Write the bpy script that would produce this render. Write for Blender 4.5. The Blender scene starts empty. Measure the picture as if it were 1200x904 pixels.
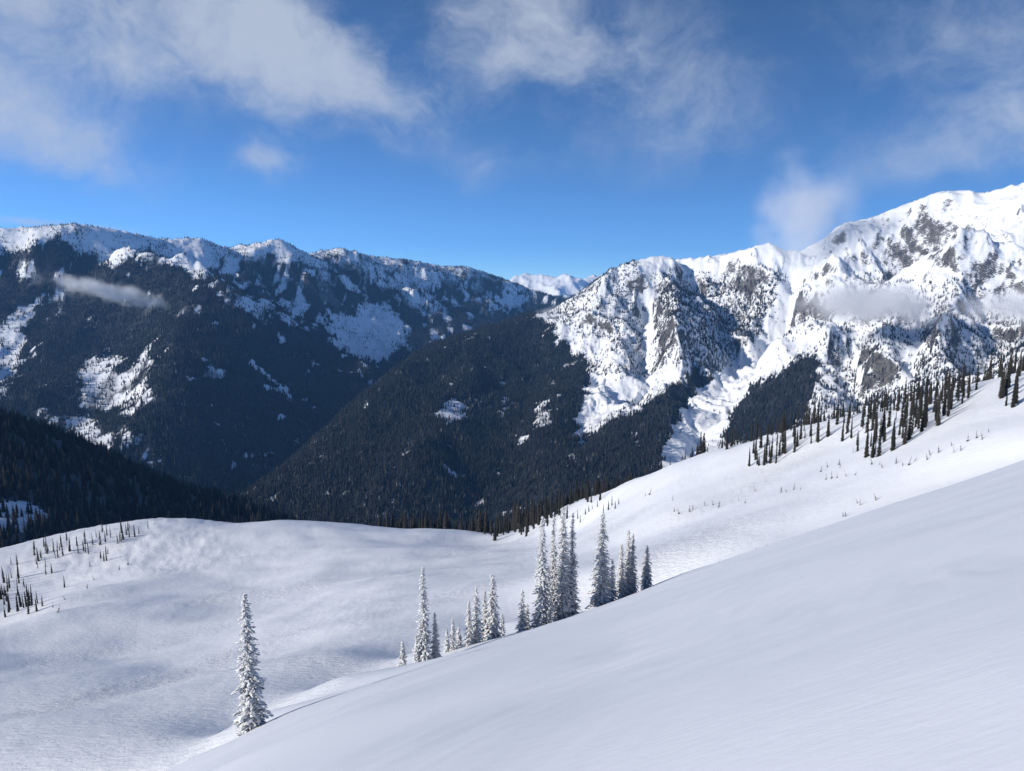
import bpy, math, random
import numpy as np
from mathutils import Vector

# ------------------------------------------------------------------ camera, sky, sun, exposure
scene = bpy.context.scene
PW, PH, FPX = 1200.0, 904.0, 867.0          # photograph size and focal length in its pixels
PITCH = math.radians(8.3)
EYE = 1.7

cam_data = bpy.data.cameras.new('camera')
cam_data.sensor_fit = 'HORIZONTAL'
cam_data.sensor_width = 36.0
cam_data.lens = 36.0 * FPX / PW
cam_data.clip_start = 0.1
cam_data.clip_end = 60000.0
cam = bpy.data.objects.new('camera', cam_data)
scene.collection.objects.link(cam)
cam.location = (0, 0, EYE)
cam.rotation_euler = (math.radians(90) - PITCH, 0, 0)
scene.camera = cam

SUN_AZ = math.radians(-113.0)               # left of the view and a little behind it
SUN_EL = math.radians(22.0)
SKY_STRENGTH = 0.138
SUN_STRENGTH = 5.0
SUN_DIR = Vector((math.sin(SUN_AZ) * math.cos(SUN_EL), math.cos(SUN_AZ) * math.cos(SUN_EL), math.sin(SUN_EL)))

world = bpy.data.worlds.new('World')
scene.world = world
world.use_nodes = True


def build_world():
    nt = world.node_tree
    nt.nodes.clear()
    N, L = nt.nodes.new, nt.links.new
    out = N('ShaderNodeOutputWorld')
    bg = N('ShaderNodeBackground')
    bg.inputs['Strength'].default_value = SKY_STRENGTH
    sky = N('ShaderNodeTexSky')
    sky.sky_type = 'NISHITA'
    sky.sun_disc = False
    sky.sun_elevation = SUN_EL
    sky.sun_rotation = (-SUN_AZ) % (2 * math.pi)   # the node turns the other way round
    sky.altitude = 8000.0
    sky.air_density = 1.0
    sky.dust_density = 0.0
    sky.ozone_density = 6.0
    sat = N('ShaderNodeVectorMath')          # white balance of the sky
    sat.operation = 'MULTIPLY'
    sat.inputs[1].default_value = (1.03, 1.11, 1.02)
    L(sky.outputs[0], sat.inputs[0])

    def math_(op, a, b=None, clamp=False):
        m = N('ShaderNodeMath')
        m.operation = op
        m.use_clamp = clamp
        for i, v in enumerate((a, b)):
            if v is None:
                continue
            if isinstance(v, (int, float)):
                m.inputs[i].default_value = v
            else:
                L(v, m.inputs[i])
        return m.outputs[0]

    tc = N('ShaderNodeTexCoord')
    d = tc.outputs['Generated']
    # wispy warp of the direction
    wn = N('ShaderNodeTexNoise')
    wn.inputs['Scale'].default_value = 5.0
    wn.inputs['Detail'].default_value = 5.0
    L(d, wn.inputs['Vector'])
    ctr = N('ShaderNodeVectorMath'); ctr.operation = 'SUBTRACT'
    L(wn.outputs['Color'], ctr.inputs[0]); ctr.inputs[1].default_value = (.5, .5, .5)
    sc_ = N('ShaderNodeVectorMath'); sc_.operation = 'SCALE'
    L(ctr.outputs[0], sc_.inputs[0]); sc_.inputs['Scale'].default_value = 0.16
    add = N('ShaderNodeVectorMath'); add.operation = 'ADD'
    L(d, add.inputs[0]); L(sc_.outputs[0], add.inputs[1])
    sep = N('ShaderNodeSeparateXYZ')
    L(add.outputs[0], sep.inputs[0])
    az = math_('ARCTAN2', sep.outputs[0], sep.outputs[1])
    el = math_('ARCSINE', math_('MAXIMUM', math_('MINIMUM', sep.outputs[2], 0.999), -0.999))

    raw = N('ShaderNodeSeparateXYZ')
    L(d, raw.inputs[0])
    az0 = math_('ARCTAN2', raw.outputs[0], raw.outputs[1])
    el0 = math_('ARCSINE', raw.outputs[2])

    def lobe(px, py, sx, sy, amp, tilt=0.0, az=az, el=el):
        a0, t0 = px_dir(px, py)
        e0 = math.atan(t0)
        ca, sa = math.cos(tilt), math.sin(tilt)
        da = math_('SUBTRACT', az, a0)
        de = math_('SUBTRACT', el, e0)
        u = math_('DIVIDE', math_('ADD', math_('MULTIPLY', da, ca), math_('MULTIPLY', de, sa)), sx / FPX)
        v = math_('DIVIDE', math_('SUBTRACT', math_('MULTIPLY', de, ca), math_('MULTIPLY', da, sa)), sy / FPX)
        q = math_('ADD', math_('MULTIPLY', u, u), math_('MULTIPLY', v, v))
        return math_('MULTIPLY', math_('EXPONENT', math_('MULTIPLY', q, -1.0)), amp)

    lobes = [(60, 35, 110, 42, .75, -.5), (250, 40, 180, 55, .95, -.25), (400, 100, 120, 50, .9, -.35),
             (50, 152, 115, 26, .8, -.3), (320, 185, 30, 22, 1.15, 0),
             (690, 50, 100, 75, .7, -.4), (560, 30, 90, 60, .4, 0), (830, 150, 75, 60, .45, -.5), (585, 205, 45, 28, .42, 0),
             (1080, 30, 150, 45, .42, .1), (1170, 150, 100, 38, .45, .25), (1010, 170, 60, 40, .25, 0), (690, 190, 70, 35, .3, 0), (480, 50, 480, 85, .2, 0),
             (-200, 40, 130, 70, .7, -.3), (-500, 20, 260, 90, .8, -.2), (1440, 40, 200, 80, .5, .2), (1750, 20, 260, 90, .6, .1)]
    cover = None
    for l in lobes:
        v = lobe(*l)
        cover = v if cover is None else math_('ADD', cover, v)
    cover = math_('ADD', cover, lobe(40, 261, 120, 4.5, .75, -.07, az0, el0))   # thin streak low over the range
    # broken cloud carried on over the rest of the sky, as a layer overhead
    nrm = math_('MAXIMUM', sep.outputs[2], 0.12)
    cx = math_('DIVIDE', sep.outputs[0], nrm)
    cy = math_('DIVIDE', sep.outputs[1], nrm)
    comb = N('ShaderNodeCombineXYZ')
    L(cx, comb.inputs[0]); L(cy, comb.inputs[1])
    hi = N('ShaderNodeTexNoise')
    hi.inputs['Scale'].default_value = 0.8
    hi.inputs['Detail'].default_value = 6.0
    L(comb.outputs[0], hi.inputs['Vector'])
    high = math_('MULTIPLY', math_('MULTIPLY', math_('SUBTRACT', hi.outputs[0], 0.42, True), 3.0),
                 math_('MULTIPLY', math_('SUBTRACT', sep.outputs[2], 0.36, True), 4.0, True))
    cover = math_('ADD', cover, high)
    # texture of the cloud
    fn = N('ShaderNodeTexNoise')
    fn.inputs['Scale'].default_value = 7.0
    fn.inputs['Detail'].default_value = 8.0
    fn.inputs['Roughness'].default_value = 0.64
    mp = N('ShaderNodeMapping')
    mp.inputs['Scale'].default_value = (1.0, 1.0, 1.5)
    L(add.outputs[0], mp.inputs['Vector'])
    L(mp.outputs[0], fn.inputs['Vector'])
    tex = math_('MULTIPLY', math_('SUBTRACT', fn.outputs[0], 0.5), 2.8)
    dens = math_('ADD', math_('SUBTRACT', cover, 0.16), math_('MULTIPLY', tex, math_('MULTIPLY', cover, 1.4, True)))
    ramp = N('ShaderNodeMapRange')
    ramp.interpolation_type = 'SMOOTHSTEP'
    ramp.inputs['From Min'].default_value = 0.0
    ramp.inputs['From Max'].default_value = 1.45
    ramp.inputs['To Max'].default_value = 0.82
    L(dens, ramp.inputs[0])
    mix = N('ShaderNodeMix')
    mix.data_type = 'RGBA'
    L(ramp.outputs[0], mix.inputs['Factor'])
    L(sat.outputs[0], mix.inputs['A'])
    k = 1.0 / SKY_STRENGTH
    mix.inputs['B'].default_value = (0.53 * k, 0.585 * k, 0.68 * k, 1)
    L(mix.outputs['Result'], bg.inputs['Color'])
    L(bg.outputs[0], out.inputs['Surface'])


sun_data = bpy.data.lights.new('sun', 'SUN')
sun_data.energy = SUN_STRENGTH
sun_data.angle = math.radians(0.53)
sun_data.color = (1.0, 0.91, 0.79)
sun = bpy.data.objects.new('sun', sun_data)
scene.collection.objects.link(sun)
sun.rotation_euler = (-SUN_DIR).to_track_quat('-Z', 'Y').to_euler()
sun.location = (0, 0, 50)

vs = scene.view_settings
vs.view_transform = 'Standard'
vs.look = 'None'
vs.exposure = 0.08
vs.gamma = 1.0
vs.use_curve_mapping = False

cy = scene.cycles
cy.use_denoising = True
cy.denoiser = 'OPENIMAGEDENOISE'
cy.denoising_prefilter = 'ACCURATE'
cy.denoising_input_passes = 'RGB_ALBEDO_NORMAL'
cy.max_bounces = 4
cy.diffuse_bounces = 2
cy.glossy_bounces = 1
cy.transparent_max_bounces = 8
cy.volume_bounces = 0
cy.volume_step_rate = 1.0
cy.volume_max_steps = 96

# ------------------------------------------------------------------ pixels, noise, interpolation
rng = np.random.default_rng(11)
random.seed(5)


def px_dir(px, py):
    """photo pixel -> (azimuth, tangent of elevation)"""
    x = (np.asarray(px, float) - PW / 2) / FPX
    v = -(np.asarray(py, float) - PH / 2) / FPX
    X = x
    Y = math.cos(PITCH) + v * math.sin(PITCH)
    Z = -math.sin(PITCH) + v * math.cos(PITCH)
    return np.arctan2(X, Y), Z / np.hypot(X, Y)


def project(X, Y, Z):
    Z = Z - EYE
    dep = Y * math.cos(PITCH) - Z * math.sin(PITCH)
    dep = np.maximum(dep, 1e-3)
    up = Y * math.sin(PITCH) + Z * math.cos(PITCH)
    return PW / 2 + FPX * X / dep, PH / 2 - FPX * up / dep


build_world()

_perm = np.random.default_rng(3).permutation(256)
_perm = np.concatenate([_perm, _perm, _perm])
_ang = np.linspace(0, 2 * np.pi, 16, endpoint=False)
_gx, _gy = np.cos(_ang), np.sin(_ang)


def perlin(x, y, seed=0):
    x = x + seed * 17.31; y = y + seed * 9.77
    xi = np.floor(x).astype(np.int64); yi = np.floor(y).astype(np.int64)
    xf = x - xi; yf = y - yi
    xi &= 255; yi &= 255
    u = xf * xf * xf * (xf * (xf * 6 - 15) + 10)
    v = yf * yf * yf * (yf * (yf * 6 - 15) + 10)

    def g(ix, iy, fx, fy):
        h = _perm[_perm[ix & 255] + (iy & 255)] & 15
        return _gx[h] * fx + _gy[h] * fy
    a = g(xi, yi, xf, yf); b = g(xi + 1, yi, xf - 1, yf)
    c = g(xi, yi + 1, xf, yf - 1); d = g(xi + 1, yi + 1, xf - 1, yf - 1)
    return 1.5 * ((a + (b - a) * u) + ((c + (d - c) * u) - (a + (b - a) * u)) * v)


def fbm(x, y, octv=5, seed=0, gain=0.5):
    s = 0.0; a = 1.0; f = 1.0
    for o in range(octv):
        s = s + a * perlin(x * f, y * f, seed + o)
        a *= gain; f *= 2.03
    return s


def ridged(x, y, octv=5, seed=0, gain=0.5):
    s = 0.0; a = 1.0; f = 1.0; w = 1.0
    for o in range(octv):
        n = 1 - np.abs(perlin(x * f, y * f, seed + o)) * 1.3
        n = n * n
        s = s + a * n * w
        w = np.clip(n * 1.4, 0, 1)
        a *= gain; f *= 2.07
    return s


def sstep(a, b, x):
    t = np.clip((x - a) / (b - a), 0, 1)
    return t * t * (3 - 2 * t)


class TPS:
    """smooth height surface through surveyed points, in (azimuth, log range)"""
    def __init__(self, pts, lam=1e-4):
        P = np.array([(p[0], math.log(p[2])) for p in pts]); v = np.array([p[1] for p in pts])
        n = len(P)
        d2 = ((P[:, None] - P[None]) ** 2).sum(-1)
        K = 0.5 * d2 * np.log(d2 + 1e-12) + lam * np.eye(n)
        A = np.zeros((n + 3, n + 3)); A[:n, :n] = K
        A[:n, n] = 1; A[:n, n + 1:] = P; A[n, :n] = 1; A[n + 1:, :n] = P.T
        self.w = np.linalg.solve(A, np.concatenate([v, np.zeros(3)])); self.P = P

    def __call__(self, az, lr):
        sh = az.shape; a = az.ravel(); l = lr.ravel()
        out = self.w[-3] + self.w[-2] * a + self.w[-1] * l
        for (pa, pl), w in zip(self.P, self.w[:-3]):
            d2 = (a - pa) ** 2 + (l - pl) ** 2
            out = out + w * 0.5 * d2 * np.log(d2 + 1e-12)
        return out.reshape(sh)


def survey(rows):
    """rows of (px, py, range in metres) -> (azimuth, tangent, range)"""
    res = []
    for px, py, r in rows:
        a, t = px_dir(px, py)
        res.append((float(a), float(t), float(r)))
    return res


def upsample_eval(fn, az, lr, ka, kr):
    """evaluate a smooth function on a coarse grid and interpolate linearly"""
    ca = np.linspace(az[0], az[-1], ka); cl = np.linspace(lr[0], lr[-1], kr)
    G = fn(*np.meshgrid(ca, cl))
    ia = np.interp(az, ca, np.arange(ka)); il = np.interp(lr, cl, np.arange(kr))
    a0 = np.clip(ia.astype(int), 0, ka - 2); l0 = np.clip(il.astype(int), 0, kr - 2)
    fa = (ia - a0)[None]; fl = (il - l0)[:, None]
    return ((G[l0][:, a0] * (1 - fa) + G[l0][:, a0 + 1] * fa) * (1 - fl)
            + (G[l0 + 1][:, a0] * (1 - fa) + G[l0 + 1][:, a0 + 1] * fa) * fl)


class Terrain:
    def __init__(self, az0, az1, da, r0, r1, nr):
        self.az = np.arange(math.radians(az0), math.radians(az1), math.radians(da))
        self.lr = np.linspace(math.log(r0), math.log(r1), nr)
        self.R = np.exp(self.lr)
        self.X = self.R[:, None] * np.sin(self.az)[None]
        self.Y = self.R[:, None] * np.cos(self.az)[None]

    def base(self, pts, lam=1e-4, ka=220, kr=160, clip=9.0):
        f = TPS(pts, lam)
        t = upsample_eval(lambda a, l: f(np.clip(a, -clip, clip), l), self.az, self.lr, ka, kr)
        self.Z = EYE + t * self.R[:, None]

    def idx(self, x, y):
        r = np.hypot(x, y); a = np.arctan2(x, y)
        ia = (a - self.az[0]) / (self.az[1] - self.az[0]); il = (np.log(r) - self.lr[0]) / (self.lr[1] - self.lr[0])
        return np.clip(ia, 0, len(self.az) - 1.001), np.clip(il, 0, len(self.lr) - 1.001)

    def sample(self, F, x, y):
        ia, il = self.idx(np.asarray(x, float), np.asarray(y, float))
        a0 = ia.astype(int); l0 = il.astype(int); fa = ia - a0; fl = il - l0
        return ((F[l0, a0] * (1 - fa) + F[l0, a0 + 1] * fa) * (1 - fl) + (F[l0 + 1, a0] * (1 - fa) + F[l0 + 1, a0 + 1] * fa) * fl)

    def height(self, x, y):
        return self.sample(self.Z, x, y)

    def hit(self, px, py, rmin=0.0):
        """first point of this surface met along a photo ray"""
        a, t = px_dir(px, py)
        ia = int(np.clip(round((float(a) - self.az[0]) / (self.az[1] - self.az[0])), 0, len(self.az) - 1))
        tt = (self.Z[:, ia] - EYE) / self.R
        ok = np.nonzero((tt >= t) & (self.R >= rmin))[0]
        if len(ok) == 0:
            return None
        i = ok[0]
        r = self.R[i]
        if i > 0 and tt[i - 1] < t and self.R[i - 1] >= rmin:
            f = (t - tt[i - 1]) / (tt[i] - tt[i - 1]); r = self.R[i - 1] + f * (self.R[i] - self.R[i - 1])
        return r * math.sin(a), r * math.cos(a), float(r)

    keep = None
    gain = 1.0

    def fit_crest(self, line, width=0.12, cols=11):
        c = np.interp(self.az, [p[0] for p in line], [p[2] for p in line])[None]
        want = np.interp(self.az, [p[0] for p in line], [p[1] for p in line])
        have = np.where(np.abs(np.log(self.R[:, None] / c)) < .2, (self.Z - EYE) / self.R[:, None], -9).max(0)
        d = np.convolve(np.pad(want - have, cols, mode='edge'), np.ones(cols) / cols, 'same')[cols:-cols]
        self.Z += d[None] * self.R[:, None] * np.exp(-(np.log(self.R[:, None] / c) / width) ** 2)


    def set_keep(self, line, lo):
        c = np.interp(self.az, [p[0] for p in line], [p[2] for p in line])[None]
        self.keep = lo + (1 - lo) * sstep(0.01, 0.07, np.abs(np.log(self.R[:, None] / c)))

    def crease(self, line, amp, width, power=1.25):
        """raise (or cut) the ground along a line of photo points laid on the surface"""
        pts = []
        for p in line:
            h = self.hit(p[0], p[1]) if len(p) == 2 else None
            if h:
                pts.append(h[:2])
            elif len(p) == 3:
                a, t = px_dir(p[0], p[1]); pts.append((p[2] * math.sin(a), p[2] * math.cos(a)))
        if len(pts) < 2:
            return
        D = np.full(self.X.shape, 1e9)
        wx = self.X + 40 * self._n1; wy = self.Y + 40 * self._n2
        xs = [p[0] for p in pts]; ys = [p[1] for p in pts]
        m = (wx > min(xs) - width) & (wx < max(xs) + width) & (wy > min(ys) - width) & (wy < max(ys) + width)
        qx, qy = wx[m], wy[m]; dd = np.full(qx.shape, 1e9)
        for (x0, y0), (x1, y1) in zip(pts[:-1], pts[1:]):
            L2 = (x1 - x0) ** 2 + (y1 - y0) ** 2 + 1e-6
            s = np.clip(((qx - x0) * (x1 - x0) + (qy - y0) * (y1 - y0)) / L2, 0, 1)
            dd = np.minimum(dd, np.hypot(qx - x0 - s * (x1 - x0), qy - y0 - s * (y1 - y0)))
        self.Z[m] += self.keep[m] * amp * self.gain * np.clip(1 - dd / width, 0, 1) ** power

    def warp(self, scale, seed):
        self._n1 = fbm(self.X / scale, self.Y / scale, 3, seed); self._n2 = fbm(self.X / scale, self.Y / scale, 3, seed + 7)

    def normals(self):
        P = np.stack([self.X, self.Y, self.Z], -1)
        u = np.gradient(P, axis=1); v = np.gradient(P, axis=0)
        n = np.cross(u, v); n /= np.linalg.norm(n, axis=-1, keepdims=True) + 1e-9
        n[n[..., 2] < 0] *= -1
        return n

    def to_object(self, name, mat, attrs=None, keep=None, **props):
        nr, na = self.X.shape
        co = np.stack([self.X, self.Y, self.Z], -1).reshape(-1, 3).astype(np.float32)
        i = np.arange(nr * na).reshape(nr, na)
        q = np.stack([i[:-1, :-1], i[:-1, 1:], i[1:, 1:], i[1:, :-1]], -1).reshape(-1, 4)
        me = bpy.data.meshes.new(name)
        me.vertices.add(len(co)); me.vertices.foreach_set('co', co.ravel())
        me.loops.add(q.size); me.loops.foreach_set('vertex_index', q.ravel().astype(np.int32))
        me.polygons.add(len(q))
        me.polygons.foreach_set('loop_start', (np.arange(len(q)) * 4).astype(np.int32))
        me.polygons.foreach_set('use_smooth', np.ones(len(q), bool))
        for k, v in (attrs or {}).items():
            at = me.attributes.new(k, 'FLOAT', 'POINT'); at.data.foreach_set('value', v.ravel().astype(np.float32))
        me.update(); me.validate()
        me.materials.append(mat)
        o = bpy.data.objects.new(name, me); scene.collection.objects.link(o)
        for k, v in props.items():
            o[k] = v
        return o


def in_poly(px, py, poly):
    r = np.zeros(px.shape, bool)
    n = len(poly)
    for i in range(n):
        x0, y0 = poly[i]; x1, y1 = poly[(i + 1) % n]
        if y0 == y1:
            continue
        c = ((y0 > py) != (y1 > py)) & (px < (x1 - x0) * (py - y0) / (y1 - y0) + x0)
        r ^= c
    return r


def near_line(px, py, line, w0, w1):
    """1 inside a strip round a line whose half width runs from w0 to w1"""
    best = np.zeros(px.shape, bool)
    n = len(line) - 1
    for i in range(n):
        x0, y0 = line[i]; x1, y1 = line[i + 1]
        L2 = (x1 - x0) ** 2 + (y1 - y0) ** 2
        s = np.clip(((px - x0) * (x1 - x0) + (py - y0) * (y1 - y0)) / L2, 0, 1)
        d = np.hypot(px - x0 - s * (x1 - x0), py - y0 - s * (y1 - y0))
        w = w0 + (w1 - w0) * (i + s) / n
        best |= d < w
    return best


# ------------------------------------------------------------------ materials
def new_mat(name):
    m = bpy.data.materials.new(name); m.use_nodes = True
    nt = m.node_tree
    b = nt.nodes['Principled BSDF']
    return m, nt, b


def noise_node(nt, scale, detail=4.0, rough=0.55, vec=None, stretch=None, rot=None):
    n = nt.nodes.new('ShaderNodeTexNoise')
    n.inputs['Scale'].default_value = scale; n.inputs['Detail'].default_value = detail; n.inputs['Roughness'].default_value = rough
    g = nt.nodes.new('ShaderNodeNewGeometry')
    v = g.outputs['Position']
    if stretch is not None:
        mp = nt.nodes.new('ShaderNodeMapping')
        mp.inputs['Scale'].default_value = stretch
        if rot is not None:
            mp.inputs['Rotation'].default_value = rot
        nt.links.new(v, mp.inputs['Vector']); v = mp.outputs[0]
    nt.links.new(v, n.inputs['Vector'])
    return n


def map_range(nt, src, a, b, c=0.0, d=1.0, smooth=True):
    m = nt.nodes.new('ShaderNodeMapRange')
    if smooth:
        m.interpolation_type = 'SMOOTHSTEP'
    nt.links.new(src, m.inputs[0])
    for i, v in zip(('From Min', 'From Max', 'To Min', 'To Max'), (a, b, c, d)):
        m.inputs[i].default_value = v
    return m.outputs[0]


def mix_col(nt, f, a, b):
    m = nt.nodes.new('ShaderNodeMix'); m.data_type = 'RGBA'
    if isinstance(f, float):
        m.inputs['Factor'].default_value = f
    else:
        nt.links.new(f, m.inputs['Factor'])
    for k, v in (('A', a), ('B', b)):
        if isinstance(v, tuple):
            m.inputs[k].default_value = (*v, 1)
        else:
            nt.links.new(v, m.inputs[k])
    return m.outputs['Result']


def bump(nt, height, strength, dist, prev=None):
    b = nt.nodes.new('ShaderNodeBump')
    b.inputs['Strength'].default_value = strength; b.inputs['Distance'].default_value = dist
    nt.links.new(height, b.inputs['Height'])
    if prev is not None:
        nt.links.new(prev, b.inputs['Normal'])
    return b.outputs[0]


SNOW = (0.80, 0.845, 0.915)


def snow_field_mat():
    m, nt, b = new_mat('wind_packed_snow')
    b.inputs['Roughness'].default_value = 0.55
    b.inputs['Specular IOR Level'].default_value = 0.25
    n = noise_node(nt, 0.05, 3)
    c = mix_col(nt, map_range(nt, n.outputs[0], .35, .7), (0.76, 0.81, 0.89), SNOW)
    nt.links.new(c, b.inputs['Base Color'])
    at = nt.nodes.new('ShaderNodeAttribute'); at.attribute_name = 'rough_snow'
    # wind ripples: long across the wind
    rp = noise_node(nt, 1.0, 5, .6, stretch=(0.45, 1.5, 0.5), rot=(0, 0, math.radians(-38)))
    rp2 = noise_node(nt, 7.0, 4, .6, stretch=(0.5, 1.6, 0.6), rot=(0, 0, math.radians(-38)))
    h = bump(nt, rp.outputs[0], 0.22, 0.06)
    h = bump(nt, rp2.outputs[0], 0.25, 0.02, h)
    cr = noise_node(nt, 0.8, 7, .68, stretch=(0.7, 1.4, 1.0), rot=(0, 0, math.radians(30)))
    mul = nt.nodes.new('ShaderNodeMath'); mul.operation = 'MULTIPLY'
    nt.links.new(cr.outputs[0], mul.inputs[0]); nt.links.new(at.outputs['Fac'], mul.inputs[1])
    h = bump(nt, mul.outputs[0], 0.8, 0.7, h)
    nt.links.new(h, b.inputs['Normal'])
    return m


def mountain_mat(name, rock_lo, rock_hi, rock_scale, bump_d, forest_floor=(0.022, 0.026, 0.030)):
    """snow with rock on the steep ground, dark floor under closed forest"""
    m, nt, b = new_mat(name)
    b.inputs['Roughness'].default_value = 0.7
    b.inputs['Specular IOR Level'].default_value = 0.15
    fo = nt.nodes.new('ShaderNodeAttribute'); fo.attribute_name = 'forest'
    st = nt.nodes.new('ShaderNodeAttribute'); st.attribute_name = 'steep'
    n1 = noise_node(nt, rock_scale, 8, .62)
    n2 = noise_node(nt, rock_scale * 3.1, 5, .6, stretch=(1, 1, 3.5))
    a = nt.nodes.new('ShaderNodeMath'); a.operation = 'MULTIPLY_ADD'
    nt.links.new(n1.outputs[0], a.inputs[0]); a.inputs[1].default_value = 0.55; nt.links.new(st.outputs['Fac'], a.inputs[2])
    a2 = nt.nodes.new('ShaderNodeMath'); a2.operation = 'MULTIPLY_ADD'
    nt.links.new(n2.outputs[0], a2.inputs[0]); a2.inputs[1].default_value = 0.62; nt.links.new(a.outputs[0], a2.inputs[2])
    rockf = map_range(nt, a2.outputs[0], rock_lo, rock_hi)
    rn = noise_node(nt, rock_scale * 2.0, 6)
    rock = mix_col(nt, map_range(nt, rn.outputs[0], .35, .7), (0.045, 0.045, 0.048), (0.13, 0.125, 0.12))
    c = mix_col(nt, rockf, SNOW, rock)
    ff = map_range(nt, fo.outputs['Fac'], .45, .8)
    c = mix_col(nt, ff, c, forest_floor)
    nt.links.new(c, b.inputs['Base Color'])
    h = bump(nt, n1.outputs[0], 0.7, bump_d)
    h = bump(nt, n2.outputs[0], 0.5, bump_d * 0.35, h)
    nt.links.new(h, b.inputs['Normal'])
    return m


def foliage_mat(name, dark, light, frost, frost_lo, frost_hi, rnd=0.3, nscale=1.0):
    """needles with snow or rime lying on what faces up"""
    m, nt, b = new_mat(name)
    b.inputs['Roughness'].default_value = 0.75
    b.inputs['Specular IOR Level'].default_value = 0.15
    oi = nt.nodes.new('ShaderNodeObjectInfo')
    g = nt.nodes.new('ShaderNodeNewGeometry')
    sep = nt.nodes.new('ShaderNodeSeparateXYZ'); nt.links.new(g.outputs['True Normal'], sep.inputs[0])
    n = noise_node(nt, nscale, 3)
    add = nt.nodes.new('ShaderNodeMath'); add.operation = 'MULTIPLY_ADD'
    nt.links.new(n.outputs[0], add.inputs[0]); add.inputs[1].default_value = 1.2; nt.links.new(sep.outputs[2], add.inputs[2])
    add2 = nt.nodes.new('ShaderNodeMath'); add2.operation = 'MULTIPLY_ADD'
    nt.links.new(oi.outputs['Random'], add2.inputs[0]); add2.inputs[1].default_value = rnd; nt.links.new(add.outputs[0], add2.inputs[2])
    f = map_range(nt, add2.outputs[0], frost_lo, frost_hi)
    base = mix_col(nt, oi.outputs['Random'], dark, light)
    c = mix_col(nt, f, base, frost)
    nt.links.new(c, b.inputs['Base Color'])
    return m


def bark_mat():
    m, nt, b = new_mat('grey_bark')
    n = noise_node(nt, 6.0, 4, stretch=(1, 1, .3))
    c = mix_col(nt, n.outputs[0], (0.05, 0.04, 0.034), (0.13, 0.11, 0.095))
    nt.links.new(c, b.inputs['Base Color']); b.inputs['Roughness'].default_value = .9
    return m


M_SNOW = snow_field_mat()
M_RIGHT = mountain_mat('snow_and_crag', 1.03, 1.17, 0.036, 7.0)
M_LEFT = mountain_mat('snow_and_dark_crag', 1.04, 1.22, 0.008, 16.0)
M_FAR = mountain_mat('far_snow', 1.1, 1.3, 0.003, 30.0)
M_SPUR = mountain_mat('spur_snow', 1.2, 1.4, 0.02, 3.0)
M_BARK = bark_mat()
M_FROST = foliage_mat('rimed_needles', (0.040, 0.048, 0.045), (0.075, 0.078, 0.066), (0.69, 0.725, 0.78), 0.34, 0.74, 0.1, 3.5)
M_FROST2 = foliage_mat('half_rimed_needles', (0.035, 0.042, 0.038), (0.070, 0.066, 0.055), (0.70, 0.72, 0.75), 0.32, 0.8, 0.15, 3.5)
M_DARK = foliage_mat('dark_needles', (0.015, 0.018, 0.017), (0.034, 0.032, 0.030), (0.60, 0.63, 0.68), 1.75, 2.2, 0.30, 0.8)
M_GREYT = foliage_mat('dusted_needles', (0.030, 0.034, 0.033), (0.070, 0.068, 0.064), (0.62, 0.65, 0.70), 1.25, 1.75, 0.35, 0.6)
M_WOOD = foliage_mat('forest_needles', (0.011, 0.016, 0.018), (0.028, 0.030, 0.031), (0.40, 0.42, 0.46), 1.4, 2.1, 0.5, 0.01)

# ------------------------------------------------------------------ near snow slope, basin and shoulder
EDGE = [(-400, 1190, 42), (-150, 1080, 46), (0, 1000, 50), (100, 950, 54), (200, 902, 60), (290, 858, 68), (400, 811, 80), (500, 776, 95), (600, 744, 108),
        (700, 711, 120), (760, 689, 132), (850, 657, 140), (950, 623, 147), (1050, 590, 154), (1130, 564, 160), (1200, 540, 166), (1300, 505, 172), (1500, 435, 180)]


def edge_range(px):
    return float(np.interp(px, [e[0] for e in EDGE], [e[2] for e in EDGE]))


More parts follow.
